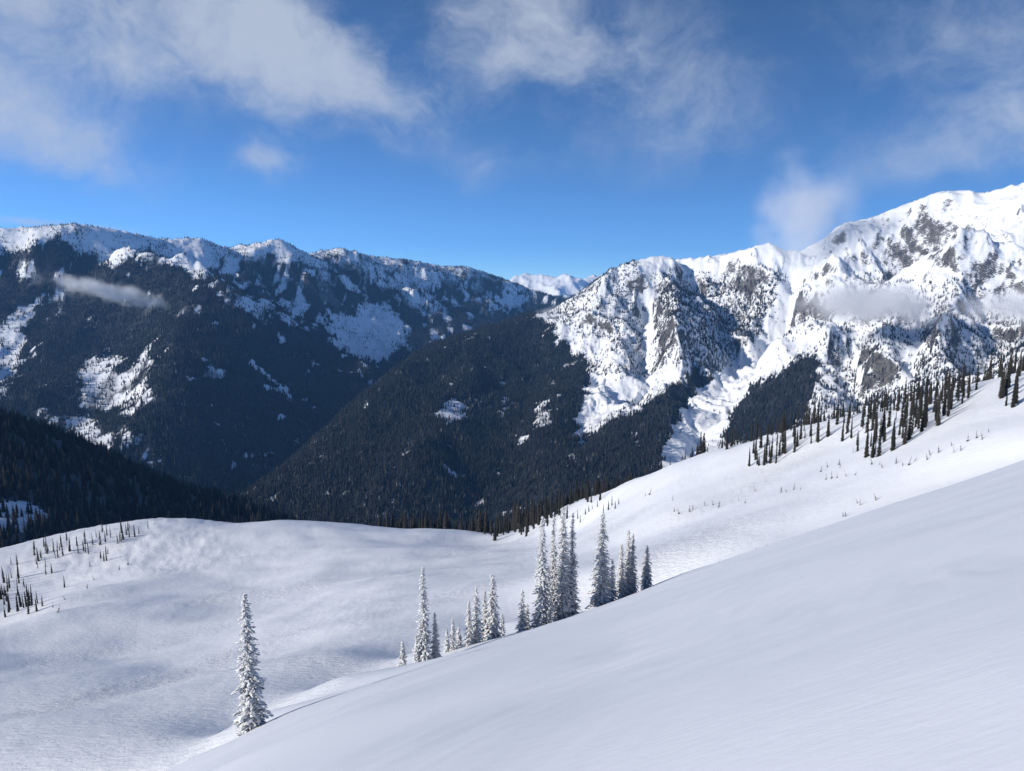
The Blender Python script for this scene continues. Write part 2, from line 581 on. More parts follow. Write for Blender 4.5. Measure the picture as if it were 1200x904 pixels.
near_pts = []
for px, py, De in EDGE:
    a, t = px_dir(px, py); a = float(a); t = float(t)
    for r in (2.0, 5.0, 12.0, 25.0):
        z = -EYE + (t * De + EYE) / De * r + 0.004 * r * (1 - r / De) * 3
        near_pts.append((a, z / r, r))
    for k in (0.4, 0.6, 0.76, 0.9, 1.0):
        r = De * k
        near_pts.append((a, (-EYE + (t * De + EYE) / De * r + 0.003 * r * (1 - k)) / r, r))
    if 240 < px < 660:                      # a bright bench just over the brow
        t2 = float(px_dir(px, py - 20)[1])
        near_pts += [(a, t - 0.004, De * 1.05), (a, t2, De * 1.17), (a, t2 - 0.018, De * 1.3)]
    elif px > 800:
        near_pts.append((a, t - 0.007, De * 1.08))
    else:
        near_pts += [(a, t - 0.010, De * 1.07), (a, t - 0.026, De * 1.16)]
near_pts += survey([
    # the bowl beyond the edge
    (0, 890, 100), (0, 835, 160), (0, 790, 225), (0, 764, 285), (0, 742, 370), (0, 715, 440), (0, 680, 530), (0, 644, 640),
    (-250, 760, 260), (-250, 700, 420), (-250, 650, 640), (60, 716, 345), (60, 700, 400), (60, 660, 540), (60, 626, 650),
    (100, 860, 100), (100, 800, 180), (100, 740, 290), (130, 690, 400), (130, 650, 520), (130, 613, 640),
    (200, 860, 90), (200, 800, 165), (200, 750, 255), (200, 700, 360), (200, 650, 490), (190, 607, 620),
    (300, 810, 110), (300, 760, 190), (300, 710, 290), (300, 660, 420), (280, 611, 600),
    (400, 765, 125), (400, 735, 175), (400, 690, 265), (400, 650, 390), (400, 614, 570),
    (500, 735, 145), (500, 700, 200), (500, 665, 290), (500, 640, 390), (480, 620, 520),
    (600, 705, 170), (600, 675, 235), (600, 648, 320), (600, 634, 400), (575, 627, 470), (540, 620, 500),
    (700, 680, 165), (700, 655, 212), (700, 630, 275), (680, 627, 340), (680, 605, 365), (640, 604, 425), (690, 579, 405), (620, 622, 425),
    (800, 648, 172), (800, 620, 213), (800, 590, 255), (800, 565, 292), (745, 559, 368), (800, 545, 330),
    (900, 606, 187), (900, 580, 220), (900, 555, 258), (900, 535, 288), (835, 536, 322), (893, 518, 312),
    (1000, 585, 183), (1000, 563, 203), (1000, 540, 231), (1000, 515, 265), (967, 497, 302), (1000, 488, 297),
    (1100, 545, 190), (1100, 518, 210), (1100, 500, 229), (1100, 480, 252), (1100, 459, 276), (1050, 477, 288),
    (1200, 512, 193), (1200, 490, 209), (1200, 468, 226), (1200, 452, 241), (1200, 435, 262), (1350, 390, 262), (1350, 460, 205),
])
LIP = [(-250, 650, 640), (0, 644, 640), (60, 626, 650), (130, 613, 640), (190, 607, 620), (280, 611, 600), (400, 614, 570), (480, 620, 520), (540, 620, 500),
       (575, 627, 465), (610, 626, 445), (640, 604, 430), (690, 579, 408), (745, 559, 372), (800, 545, 334), (835, 536, 325), (893, 518, 315), (967, 497, 305),
       (1050, 477, 291), (1124, 454, 277), (1200, 434, 265), (1350, 385, 264)]
for px, py, r in LIP:
    a, t = px_dir(px, py); a = float(a); t = float(t)
    near_pts += [(a, t - 0.03, r * 1.18), (a, t - 0.13, r * 1.5), (a, t - 0.28, r * 2.1)]

snow = Terrain(-66, 66, 0.125, 0.8, 1150, 640)
snow.base(near_pts, 2e-4, 300, 220, clip=math.radians(47))
# outside the surveyed sector the near slope runs on as the plane it is
_e = [(float(px_dir(p[0], p[1])[0]), float(px_dir(p[0], p[1])[1]) + EYE / p[2]) for p in EDGE if -160 < p[0] < 1310]
for sgn in (-1, 1):
    part_e = [q for q in _e if q[0] * sgn > .15]
    g_ = np.linalg.lstsq(np.array([(math.sin(a), math.cos(a)) for a, t in part_e]), np.array([t for a, t in part_e]), rcond=None)[0]
    w_ = sstep(math.radians(36), math.radians(52), snow.az * sgn)[None] * sstep(120, 60, snow.R)[:, None]
    snow.Z = snow.Z * (1 - w_) + w_ * (g_[0] * snow.X + g_[1] * snow.Y)
X, Y = snow.X, snow.Y
PXg, PYg = project(X, Y, snow.Z)
De_g = np.interp(PXg, [e[0] for e in EDGE], [e[2] for e in EDGE])
Rg = np.hypot(X, Y)
basin = sstep(1.0, 1.35, Rg / De_g)
snow.Z += basin * (2.2 * fbm(X / 85, Y / 85, 3, 1) + 0.14 * fbm(X / 13, Y / 13, 4, 5))
snow.Z += (1 - basin) * (0.16 * fbm(X / 18, Y / 26, 3, 9) * sstep(2, 30, Rg))
u_ = (X * math.cos(.66) + Y * math.sin(.66)); v_ = (-X * math.sin(.66) + Y * math.cos(.66))
snow.Z += (1 - basin) * sstep(2, 12, Rg) * (0.07 * fbm((u_ + 3 * fbm(X / 15, Y / 15, 2, 27)) / 12.0, (v_ + 1.5 * fbm(X / 9, Y / 9, 2, 28)) / 2.8, 4, 21) * sstep(-.5, .5, fbm(X / 25, Y / 25, 2, 29)) + 0.010 * fbm(u_ / 4.0, v_ / 1.1, 3, 24) * sstep(0, .5, fbm(X / 14, Y / 14, 2, 26)))
# hummocks of buried scrub on the far knoll
kn = sstep(380, 470, Rg) * sstep(330, 210, PXg) * sstep(700, 660, PYg)
snow.Z += kn * (1.2 * np.abs(fbm(X / 22, Y / 22, 3, 31)) + 0.5 * np.abs(fbm(X / 7, Y / 7, 2, 33)) - 0.5)
rough_patch = basin * sstep(0.1, 0.6, fbm(X / 60, Y / 60, 3, 41))
snow.Z += rough_patch * 0.10 * ridged((X + Y) / 9.0, (Y - X) / 4.5, 3, 43)
snow.Z += basin * sstep(80, 160, Rg) * (0.03 + 0.06 * sstep(-.15, .45, fbm(X / 45, Y / 45, 3, 47))) * (ridged((X * .8 + Y * .6) / 8.0, (Y * .8 - X * .6) / 3.0, 3, 49) - .8)
snow.to_object('snow_slope', M_SNOW, {'rough_snow': np.clip(0.45 * basin + 0.75 * rough_patch + .6 * kn, 0, 1.2)}, kind='structure')

# ------------------------------------------------------------------ wooded spur beyond the basin
spur = Terrain(-46, -8, 0.12, 760, 1900, 170)
sp = survey([(-300, 400, 1500), (-150, 440, 1400), (0, 492, 1300), (60, 512, 1260), (120, 537, 1220), (180, 560, 1180), (240, 582, 1140), (300, 602, 1110), (350, 618, 1090), (420, 650, 1080),
             (-300, 520, 1150), (-150, 540, 1080), (0, 560, 1060), (0, 610, 930), (0, 650, 860), (60, 600, 980), (60, 640, 880), (120, 600, 1020), (120, 640, 900),
             (200, 610, 1030), (200, 640, 930), (300, 640, 960), (-300, 640, 880), (-150, 640, 870), (0, 700, 780), (200, 700, 800), (400, 700, 850)])
sp += [(a, t - .035, r * 1.12) for a, t, r in sp[:10]] + [(a, t - .12, r * 1.4) for a, t, r in sp[:10]]
spur.base(sp, 1e-4, 120, 80)
spur.Z += 7 * fbm(spur.X / 130, spur.Y / 130, 4, 3)
sx, sy = project(spur.X, spur.Y, spur.Z)
wig = 9 * fbm(spur.X / 60, spur.Y / 60, 3, 8)
spur_for = np.where(in_poly(sx + wig, sy + wig, [(-80, 590), (0, 583), (30, 590), (60, 606), (62, 616), (30, 614), (0, 622), (-80, 625)]), 0.25, 1.0)
spur.to_object('wooded_spur', M_SPUR, {'forest': spur_for * 0.72, 'steep': 0 * spur_for}, kind='structure')

# ------------------------------------------------------------------ the craggy massif and the forested ridge in front of it
mas = Terrain(-27, 46, 0.072, 1500, 5600, 372)
left_edge = survey([(250, 607, 2300), (290, 578, 2450), (350, 532, 2800), (400, 484, 3100), (440, 450, 3400), (490, 412, 3800), (560, 389, 4300), (610, 376, 4700)])
crest = survey([(640, 370, 4600), (670, 350, 4500), (700, 327, 4400), (735, 308, 4300), (770, 300, 4250), (800, 304, 4450), (850, 298, 4500), (900, 285, 4300),
                (930, 297, 4500), (960, 284, 4550), (985, 263, 4600), (1015, 257, 4600), (1060, 240, 4500), (1100, 225, 4420), (1130, 223, 4400), (1155, 226, 4450),
                (1200, 214, 4400), (1300, 196, 4350), (1450, 215, 4300)])
mp_ = list(left_edge) + list(crest)
mp_ += [(a, t - .05, r * 1.08) for a, t, r in left_edge] + [(a, t - .12, r * 1.25) for a, t, r in left_edge]
mp_ += [(a, t - .035, r * 1.09) for a, t, r in crest] + [(a, t - .10, r * 1.25) for a, t, r in crest]
mp_ += survey([(200, 640, 2100), (330, 600, 2150), (400, 605, 2000), (400, 550, 2330), (450, 500, 2750), (500, 560, 2250), (500, 450, 3250), (560, 490, 2850), (560, 425, 3600),
               (600, 610, 1900), (620, 545, 2250), (620, 460, 2950), (640, 405, 3750), (700, 570, 2000), (700, 510, 2450), (760, 550, 2050), (780, 505, 2450), (640, 650, 1650), (850, 600, 1650),
               (300, 680, 1750), (1000, 560, 1700), (1200, 500, 1750), (1400, 450, 1800),
               (690, 385, 3900), (700, 440, 3250), (740, 345, 4000), (760, 385, 3600), (760, 435, 3150), (760, 485, 2650), (820, 342, 4150), (820, 400, 3600), (830, 450, 3050), (820, 515, 2350),
               (900, 332, 4050), (900, 392, 3600), (870, 440, 3100), (900, 480, 2650), (900, 525, 2250), (980, 332, 4000), (980, 400, 3300), (990, 460, 2650),
               (1060, 292, 4250), (1060, 352, 3700), (1060, 420, 2950), (1120, 272, 4150), (1120, 318, 3650), (1120, 380, 3150), (1120, 440, 2600),
               (1200, 262, 4050), (1200, 332, 3500), (1200, 400, 2900), (1350, 300, 3600), (1350, 400, 2700)])
mas.base(mp_, 1e-4, 260, 180)
X, Y = mas.X, mas.Y
mas.warp(260.0, 2)
mas.set_keep(left_edge + crest, 0.5)
mas.gain = 1.35
px0, py0 = project(X, Y, mas.Z)
# ridges and gullies
for line, amp, w in [
    ([(938, 300), (928, 330), (918, 365), (905, 400)], -105, 240), ([(905, 400), (880, 430), (850, 458), (825, 490)], -30, 300),
    ([(902, 288), (912, 320), (900, 360), (880, 400)], 75, 190),
    ([(985, 268), (960, 310), (945, 350), (925, 400)], 60, 200),
    ([(772, 303), (768, 318), (790, 345), (800, 385), (795, 425)], 80, 200),
    ([(750, 345), (757, 390), (760, 425), (740, 455)], -75, 150),
    ([(735, 312), (715, 345), (690, 378), (660, 395)], 60, 220),
    ([(800, 306), (795, 325)], -50, 170),
    ([(870, 345), (855, 390), (850, 420)], -55, 150),
    ([(1118, 305), (1085, 335), (1045, 360), (1005, 385), (960, 405), (910, 440)], 90, 230),
    ([(1118, 305), (1130, 345), (1112, 385), (1090, 425)], 80, 170),
    ([(1150, 320), (1160, 360), (1150, 410)], -95, 210),
    ([(1080, 370), (1070, 410), (1060, 440)], -60, 110),
    ([(1010, 405), (1000, 430), (1005, 460)], -50, 110),
    ([(1060, 245), (1045, 275), (1010, 300), (975, 340)], 65, 190),
    ([(1102, 226), (1085, 255), (1065, 285)], 60, 150),
    ([(1130, 225), (1125, 250), (1100, 285), (1060, 315)], -60, 180),
    ([(1200, 280), (1165, 300), (1140, 330)], 70, 200),
    ([(1076, 240), (1070, 256)], 40, 62), ([(1092, 233), (1088, 254)], 40, 58), ([(1110, 230), (1107, 250)], 40, 62),
    ([(1140, 231), (1137, 246)], 34, 70), ([(1003, 264), (996, 280)], 30, 80), ([(1024, 260), (1017, 274)], 30, 70), ([(1168, 228), (1160, 242)], 30, 80), ([(860, 300), (862, 322)], 26, 80), ([(830, 305), (832, 326)], 24, 80), ([(880, 293), (884, 318)], 24, 70),
    ([(715, 330), (700, 365), (690, 400)], 40, 110), ([(740, 330), (735, 375), (728, 415)], 40, 110), ([(1060, 360), (1040, 400), (1030, 440)], 45, 130), ([(1100, 395), (1098, 440)], 40, 110),
    ([(820, 500), (815, 530)], -40, 120),
    ([(700, 430), (690, 470), (680, 515)], -45, 130),
    ([(560, 420), (520, 480), (480, 560)], 35, 300),
    ([(640, 420), (600, 500), (560, 590)], -35, 260),
]:
    mas.crease(line, amp, w)
hi_mask = sstep(520, 430, py0) * sstep(640, 720, px0) + 0.25
hi_mask = np.minimum(hi_mask, 1.0)
AZg = np.broadcast_to(mas.az[None], X.shape); Rg = np.broadcast_to(mas.R[:, None], X.shape)
cr_r = np.interp(mas.az, [c[0] for c in left_edge + crest], [c[2] for c in left_edge + crest])[None]
crest_keep = 0.4 + 0.6 * sstep(0.01, 0.08, np.abs(np.log(Rg / cr_r)))
rot = 0.35
xa = X * math.cos(rot) + Y * math.sin(rot); ya = -X * math.sin(rot) + Y * math.cos(rot)
wx = xa + 50 * mas._n1; wy = ya + 50 * mas._n2
mas.Z += crest_keep * hi_mask * (58 * (ridged(wx / 360, wy / 760, 3, 12, .42) - 0.85) + (17 + 7 * sstep(340, 300, py0)) * (ridged(wx / 95, wy / 170, 4, 15, .55) - .8) + 5 * fbm(X / 34, Y / 34, 3, 19))
mas.Z += (1 - hi_mask) * 18 * fbm(X / 260, Y / 260, 4, 23)
mas.fit_crest(left_edge + crest)
mpx, mpy = project(X, Y, mas.Z)
nm = mas.normals()
steep = 1 - nm[..., 2]
w1 = 9 * fbm(X / 70, Y / 70, 3, 51); w2 = 7 * fbm(X / 70, Y / 70, 3, 61)
qx, qy = mpx + w1, mpy + w2
F = np.zeros_like(X)
tl = mpy + 26 * fbm(X / 320, Y / 320, 4, 73)      # wavering timber line
F[(tl > 330) & (mpx > 640)] = 0.45
speck = fbm(X / 130, Y / 130, 4, 71)
F = np.where((mpx > 940) & (tl > 330), (0.85 + 0.6 * speck) * (.35 + .65 * sstep(325, 390, tl)), F)
F = np.where((mpx > 660) & (mpx < 830) & (tl > 318) & (mpy < 440), 0.75 + 0.6 * speck, F)
F = np.where(in_poly(qx, qy, [(745, 350), (790, 337), (830, 330), (880, 332), (922, 322), (920, 355), (898, 400), (870, 425), (835, 410), (800, 385), (765, 362)]), 0.7 + 0.3 * speck, F)
F = np.where(in_poly(qx, qy, [(790, 345), (822, 360), (835, 400), (845, 430), (830, 462), (800, 440), (800, 400)]), 0.62, F)
F = np.where(in_poly(qx, qy, [(845, 520), (860, 480), (890, 450), (930, 425), (985, 396), (1003, 402), (985, 440), (1000, 490), (950, 510)]), 0.95 - 0.55 * sstep(930, 1000, mpx), F)
F = np.where(in_poly(qx, qy, [(990, 392), (930, 424), (905, 436), (960, 405)]), 0.9, F)
DENSE = [[(100, 800), (250, 600), (290, 570), (350, 520), (400, 470), (440, 436), (490, 400), (560, 376), (620, 366), (650, 384), (684, 396), (692, 430), (690, 470),
                              (680, 505), (676, 524), (690, 508), (720, 492), (748, 482), (765, 470), (792, 452), (815, 432), (832, 440), (815, 472), (800, 500), (790, 545), (800, 800)],
         [(845, 520), (860, 480), (890, 450), (930, 425), (960, 412), (955, 450), (930, 505)]]
F = np.where(in_poly(qx, qy, DENSE[0]), 1.0, F)
for poly, val in [([(512, 478), (535, 470), (548, 480), (545, 492), (520, 494)], .32), ([(605, 512), (618, 514), (612, 522), (604, 520)], .15), ([(545, 395), (556, 393), (553, 399)], .15),
                  ([(470, 512), (490, 514), (480, 524)], .5), ([(630, 470), (648, 480), (645, 500), (625, 505)], .55), ([(590, 465), (600, 470), (592, 480)], .4),
                  ([(700, 395), (735, 420), (720, 440), (692, 428), (660, 402), (640, 388), (662, 386)], .10)]:
    F = np.where(in_poly(qx, qy, poly), val, F)
snowy = near_line(qx, qy, [(934, 300), (926, 335), (915, 368), (903, 405), (870, 440), (835, 466), (815, 500), (800, 545)], 9, 26)
snowy |= in_poly(qx, qy, [(880, 432), (930, 402), (985, 372), (1000, 378), (940, 412), (895, 445), (862, 478), (846, 510), (838, 540), (800, 540), (815, 480), (840, 455)])
snowy |= in_poly(qx, qy, [(700, 440), (730, 445), (760, 440), (795, 428), (812, 430), (790, 448), (760, 462), (735, 478), (705, 492), (690, 500), (690, 470)])
snowy |= near_line(qx, qy, [(1080, 372), (1070, 410), (1056, 448)], 5, 8) | near_line(qx, qy, [(1000, 410), (1004, 450)], 4, 5)
snowy |= near_line(qx, qy, [(757, 350), (762, 395), (758, 430)], 6, 6) | near_line(qx, qy, [(690, 450), (684, 490), (676, 520)], 6, 3)
F = np.where(snowy | (tl < 312), np.minimum(F, 0.02), F)
F = np.where(in_poly(qx, qy, DENSE[0]), F * (1 - .5 * sstep(.62, 1.0, fbm(X / 75, Y / 120, 4, 97, .6))), F)      # small openings in the wood
dense = in_poly(qx, qy, DENSE[0]) | in_poly(qx, qy, DENSE[1])
F = np.clip(F, 0, 1)
mas_F, mas_n, mas_q = F, nm, (qx, qy)
BANDS = [[(745, 350), (790, 337), (830, 330), (880, 332), (922, 322), (920, 355), (898, 400), (870, 425), (835, 410), (800, 385), (765, 362)],
         [(790, 345), (822, 360), (835, 400), (845, 430), (830, 462), (800, 440), (800, 400)]]
mas.to_object('craggy_mountain', M_RIGHT, {'forest': np.where(dense, F, np.minimum(F * .45, .44)), 'steep': np.clip(steep - 0.55 * snowy, 0, 1)}, kind='structure')

# ------------------------------------------------------------------ the long range across the valley
lef = Terrain(-46, 7, 0.085, 2200, 11000, 330)
lc = survey([(-350, 255, 5500), (-150, 258, 5600), (0, 268, 5900), (40, 266, 5900), (88, 263, 5750), (140, 270, 5850), (190, 281, 6000), (235, 279, 6250), (265, 291, 6400),
             (300, 285, 6500), (328, 280, 6500), (360, 297, 6700), (400, 291, 6900), (440, 301, 7200), (485, 306, 7500), (520, 313, 7800), (545, 312, 8000), (575, 322, 8300),
             (600, 331, 8600), (640, 348, 9000), (700, 360, 9300)])
lp = list(lc) + [(a, t - .03, r * 1.1) for a, t, r in lc] + [(a, t - .07, r * 1.3) for a, t, r in lc]
lp += survey([(-350, 340, 5400), (-350, 450, 4200), (-350, 560, 3000), (-150, 340, 5500), (-150, 450, 4300), (-150, 560, 3000),
              (0, 320, 5600), (0, 370, 5100), (0, 430, 4400), (0, 490, 3700), (0, 560, 2900), (60, 300, 5500), (100, 320, 5400), (50, 400, 4700), (60, 470, 3900), (60, 540, 3100),
              (120, 385, 4900), (130, 430, 4500), (130, 500, 3700), (130, 560, 2950), (150, 315, 5500), (200, 330, 5450),
              (150, 301, 5350), (200, 326, 5050), (235, 346, 4850), (300, 365, 4650), (365, 398, 4450), (425, 438, 4250), (455, 458, 4150),
              (170, 306, 5750), (220, 333, 5500), (300, 372, 5250), (365, 405, 5050), (425, 445, 4850),
              (222, 385, 4400), (212, 420, 4050), (202, 470, 3600), (196, 530, 3100), (196, 600, 2600),
              (290, 430, 4000), (290, 500, 3500), (280, 560, 3050), (350, 450, 3950), (350, 500, 3550), (390, 470, 3900), (330, 560, 3050),
              (270, 320, 6000), (330, 325, 6100), (330, 350, 5850), (400, 335, 6350), (400, 370, 6000), (430, 395, 5800), (460, 425, 5550), (480, 375, 6350), (500, 400, 6150), (460, 445, 5400),
              (440, 330, 6800), (490, 345, 6900), (540, 350, 7300), (530, 385, 6500), (590, 355, 7700), (570, 375, 7000), (630, 370, 7600), (560, 400, 6200), (650, 400, 7000), (500, 440, 5300)])
lef.base(lp, 2e-5, 240, 200)
X, Y = lef.X, lef.Y
lef.warp(500.0, 4)
lef.set_keep(lc, 0.4)
for line, amp, w in [
    ([(88, 264), (65, 290), (30, 305), (0, 318)], 60, 330), ([(120, 268), (170, 300), (215, 330), (235, 350), (222, 385), (210, 430), (200, 490)], 150, 600),
    ([(190, 282), (200, 310), (228, 326)], -45, 300), ([(235, 281), (262, 310), (290, 345)], 50, 300), ([(328, 281), (350, 310), (380, 345)], 60, 330),
    ([(300, 287), (310, 320)], -45, 260), ([(400, 292), (440, 325), (480, 350), (520, 372)], 80, 420), ([(485, 307), (520, 335), (575, 362)], 70, 420),
    ([(440, 303), (470, 322), (500, 335)], -60, 300), ([(60, 345), (25, 385), (0, 430)], -60, 380), ([(120, 330), (90, 400), (70, 470)], 55, 350),
    ([(430, 355), (440, 425)], -30, 350), ([(560, 318), (590, 350), (600, 365)], -60, 330),
    ([(232, 352), (300, 362), (365, 396), (425, 438)], 40, 260),
]:
    lef.crease(line, amp, w)
wx = X + 90 * lef._n1; wy = Y + 90 * lef._n2
lpx0, lpy0 = project(X, Y, lef.Z)
cr_r = np.interp(lef.az, [c[0] for c in lc], [c[2] for c in lc])[None]
crest_keep = 0.35 + 0.65 * sstep(0.02, 0.10, np.abs(np.log(lef.R[:, None] / cr_r)))
rough_up = 0.45 + 0.55 * sstep(370, 310, lpy0)
lef.Z += crest_keep * rough_up * (70 * (ridged(wx / 640, wy / 640, 4, 81) - .85) + 26 * (ridged(wx / 170, wy / 170, 4, 85, .55) - .8)) * np.clip((Y / 5000), .5, 1.3)
lef.fit_crest(lc)
lpx, lpy = project(X, Y, lef.Z)
ln = lef.normals()
steepL = 1 - ln[..., 2]
w1 = 11 * fbm(X / 150, Y / 150, 5, 51, .6); w2 = 9 * fbm(X / 150, Y / 150, 5, 61, .6)
w3 = 9 * fbm(X / 60, Y / 110, 4, 53, .6); w4 = 9 * fbm(X / 60, Y / 110, 4, 57, .6)
qx, qy = lpx + w1, lpy + w2
speck = fbm(X / 220, Y / 220, 4, 75)
F = np.full(X.shape, 1.0)
alp = np.interp(lpx, [-300, 0, 60, 100, 150, 200, 240, 280, 330, 400, 450, 500, 560, 600, 700], [300, 292, 288, 300, 306, 300, 318, 306, 306, 312, 322, 330, 330, 338, 345])
streak = fbm(X / 90, Y / 330, 4, 77)
gaps = sstep(.18, .62, fbm(X / 300, Y / 420, 4, 79) + .35 * streak) * sstep(470, 330, lpy)
F = F * (1 - .3 * gaps)
above = sstep(-22, 24, alp - 7 - lpy + 22 * speck + 18 * streak)
F = F * (1 - above) + above * (0.02 + 0.75 * np.clip(speck + .5 * streak, 0, 1))
for poly, val in [
    ([(0, 262), (70, 262), (86, 262), (60, 281), (20, 296), (0, 300)], .10), ([(92, 262), (150, 268), (190, 281), (152, 302), (126, 308), (100, 292)], .03),
    ([(195, 280), (240, 280), (252, 302), (233, 332), (222, 326), (205, 306)], .05), ([(262, 288), (332, 280), (372, 300), (398, 312), (340, 300), (290, 298)], .08),
    ([(378, 364), (392, 372), (420, 371), (424, 357), (452, 357), (470, 380), (477, 404), (442, 427), (418, 416), (390, 396)], .05),
    ([(0, 384), (50, 346), (58, 350), (30, 376), (0, 412)], .12), ([(0, 418), (20, 386), (26, 402), (12, 450), (0, 474)], .12), ([(-200, 420), (0, 400), (0, 430), (-200, 470)], .2),
    ([(86, 434), (130, 412), (144, 420), (122, 438), (92, 442)], .12), ([(155, 428), (186, 408), (178, 424), (158, 440)], .2), ([(92, 440), (170, 436), (180, 470), (150, 482), (95, 480)], .42),
    ([(70, 490), (110, 488), (135, 515), (120, 530), (80, 520)], .45), ([(145, 502), (158, 505), (150, 525), (145, 528)], .1), ([(130, 465), (165, 465), (160, 500)], .6),
    ([(578, 348), (600, 340), (622, 348), (602, 363), (586, 367)], .05), ([(428, 318), (470, 330), (502, 345), (522, 366), (480, 357), (470, 345), (440, 330)], .22),
    ([(50, 470), (62, 476), (62, 500), (48, 496)], .5), ([(290, 345), (318, 360), (322, 384), (300, 380), (270, 350)], .45), ([(10, 315), (40, 305), (40, 320), (20, 326)], .25),
    ([(340, 350), (352, 362), (348, 378), (338, 376)], .25), ([(240, 425), (262, 430), (258, 446), (238, 440)], .75)]:
    m = .5 * in_poly(qx, qy, poly) + .5 * in_poly(lpx + 1.7 * w3, lpy + 1.3 * w4, poly)      # openings thin out at their edges
    F = F * (1 - m) + m * np.minimum(F, np.clip(val + .35 * streak, .03, 1))
back = in_poly(qx, qy, [(150, 296), (200, 318), (235, 340), (300, 360), (365, 393), (430, 434), (480, 408), (560, 384), (600, 352), (540, 322), (400, 300), (250, 296)])
F = np.where(back, np.minimum(F, np.clip(.92 + .8 * streak + .55 * speck, .06, 1)), F)
line_cut = near_line(lpx + .3 * w1, lpy + .3 * w2, [(294, 425), (318, 446), (342, 467)], 3.0, 1.6)
F = np.where(line_cut, .05, F)
F = np.clip(F, 0, 1)
F = F * (1 - .6 * sstep(.5, .9, fbm(X / 120, Y / 190, 4, 95, .6)))
lef_F, lef_n = F, ln
lef.to_object('shaded_mountain_range', M_LEFT, {'forest': F, 'steep': steepL}, kind='structure')

# ------------------------------------------------------------------ far peaks at the end of the valley, and the valley floor under everything
far = Terrain(-8, 18, 0.09, 11500, 19000, 110)
fc = survey([(480, 345, 15000), (560, 338, 15000), (590, 336, 15000), (615, 326, 15000), (640, 324, 15000), (655, 327, 15000), (672, 326, 15000), (690, 324, 15000), (706, 330, 15000),
             (740, 338, 15000), (850, 345, 15500), (1000, 350, 15500)])
fp = list(fc) + [(a, t - .012, r * 1.1) for a, t, r in fc] + [(a, t - .05, r * .82) for a, t, r in fc] + [(a, t - .02, r * .92) for a, t, r in fc]
far.base(fp, 1e-5, 120, 60)
far.Z += 150 * (ridged(far.X / 1100, far.Y / 1500, 5, 91) - .85)
fn_ = 1 - far.normals()[..., 2]
fpx, fpy = project(far.X, far.Y, far.Z)
far.to_object('far_snow_peaks', M_FAR, {'forest': 0.9 * sstep(338, 352, fpy + 5 * fbm(far.X / 400, far.Y / 400, 3, 5)), 'steep': fn_}, kind='structure')

vm = bpy.data.meshes.new('valley_floor')
vm.from_pydata([(-14000, 600, -1120), (14000, 600, -1120), (14000, 21000, -1120), (-14000, 21000, -1120)], [], [(0, 1, 2, 3)])
vm.materials.append(M_LEFT)
vo = bpy.data.objects.new('valley_floor', vm); scene.collection.objects.link(vo); vo['kind'] = 'structure'

# ------------------------------------------------------------------ forests that read as one mass
snow_tmax = ((snow.Z - EYE) / snow.R[:, None]).max(0)
spur_tmax = ((spur.Z - EYE) / spur.R[:, None]).max(0)


def mesh_from(name, verts, faces, mats, mat_idx=None, smooth=False):
    me = bpy.data.meshes.new(name)
    me.from_pydata(verts, [], faces)
    for m in mats:
        me.materials.append(m)
    if mat_idx is not None:
        me.polygons.foreach_set('material_index', np.asarray(mat_idx, np.int32))
    if smooth:
        me.polygons.foreach_set('use_smooth', np.ones(len(faces), bool))
    me.update()
    return me


def far_conifer(seed, mat, tiers=5, n=7, rad=0.17):
    """a small fir one unit tall: jagged skirts one above the other"""
    rr = random.Random(seed)
    V, Fc = [], []
    for k in range(tiers):
        z0 = 0.04 + 0.80 * k / tiers
        z1 = min(1.0, z0 + 1.75 / tiers * (0.75 + 0.25 * (1 - k / tiers)))
        if k == tiers - 1:
            z1 = 1.0
        R = rad * (1 - z0) ** 0.85 * rr.uniform(.85, 1.15)
        a0 = rr.uniform(0, 6.28); b = len(V)
        V.append((rr.uniform(-.01, .01), rr.uniform(-.01, .01), z1))
        for i in range(n):
            a = a0 + 2 * math.pi * i / n
            q = R * (rr.uniform(.75, 1.2) if i % 2 == 0 else rr.uniform(.45, .7))
            V.append((q * math.cos(a), q * math.sin(a), z0 + (0 if i % 2 == 0 else .05) + rr.uniform(-.02, .02)))
        for i in range(n):
            Fc.append((b, b + 1 + i, b + 1 + (i + 1) % n))
    return mesh_from('forest_tree', V, Fc, [mat])


wood_protos = bpy.data.collections.new('forest_tree_shapes')
for k in range(4):
    wood_protos.objects.link(bpy.data.objects.new('forest_tree', far_conifer(40 + k, M_WOOD, 5 + k % 2, 7, .15 + .02 * k)))


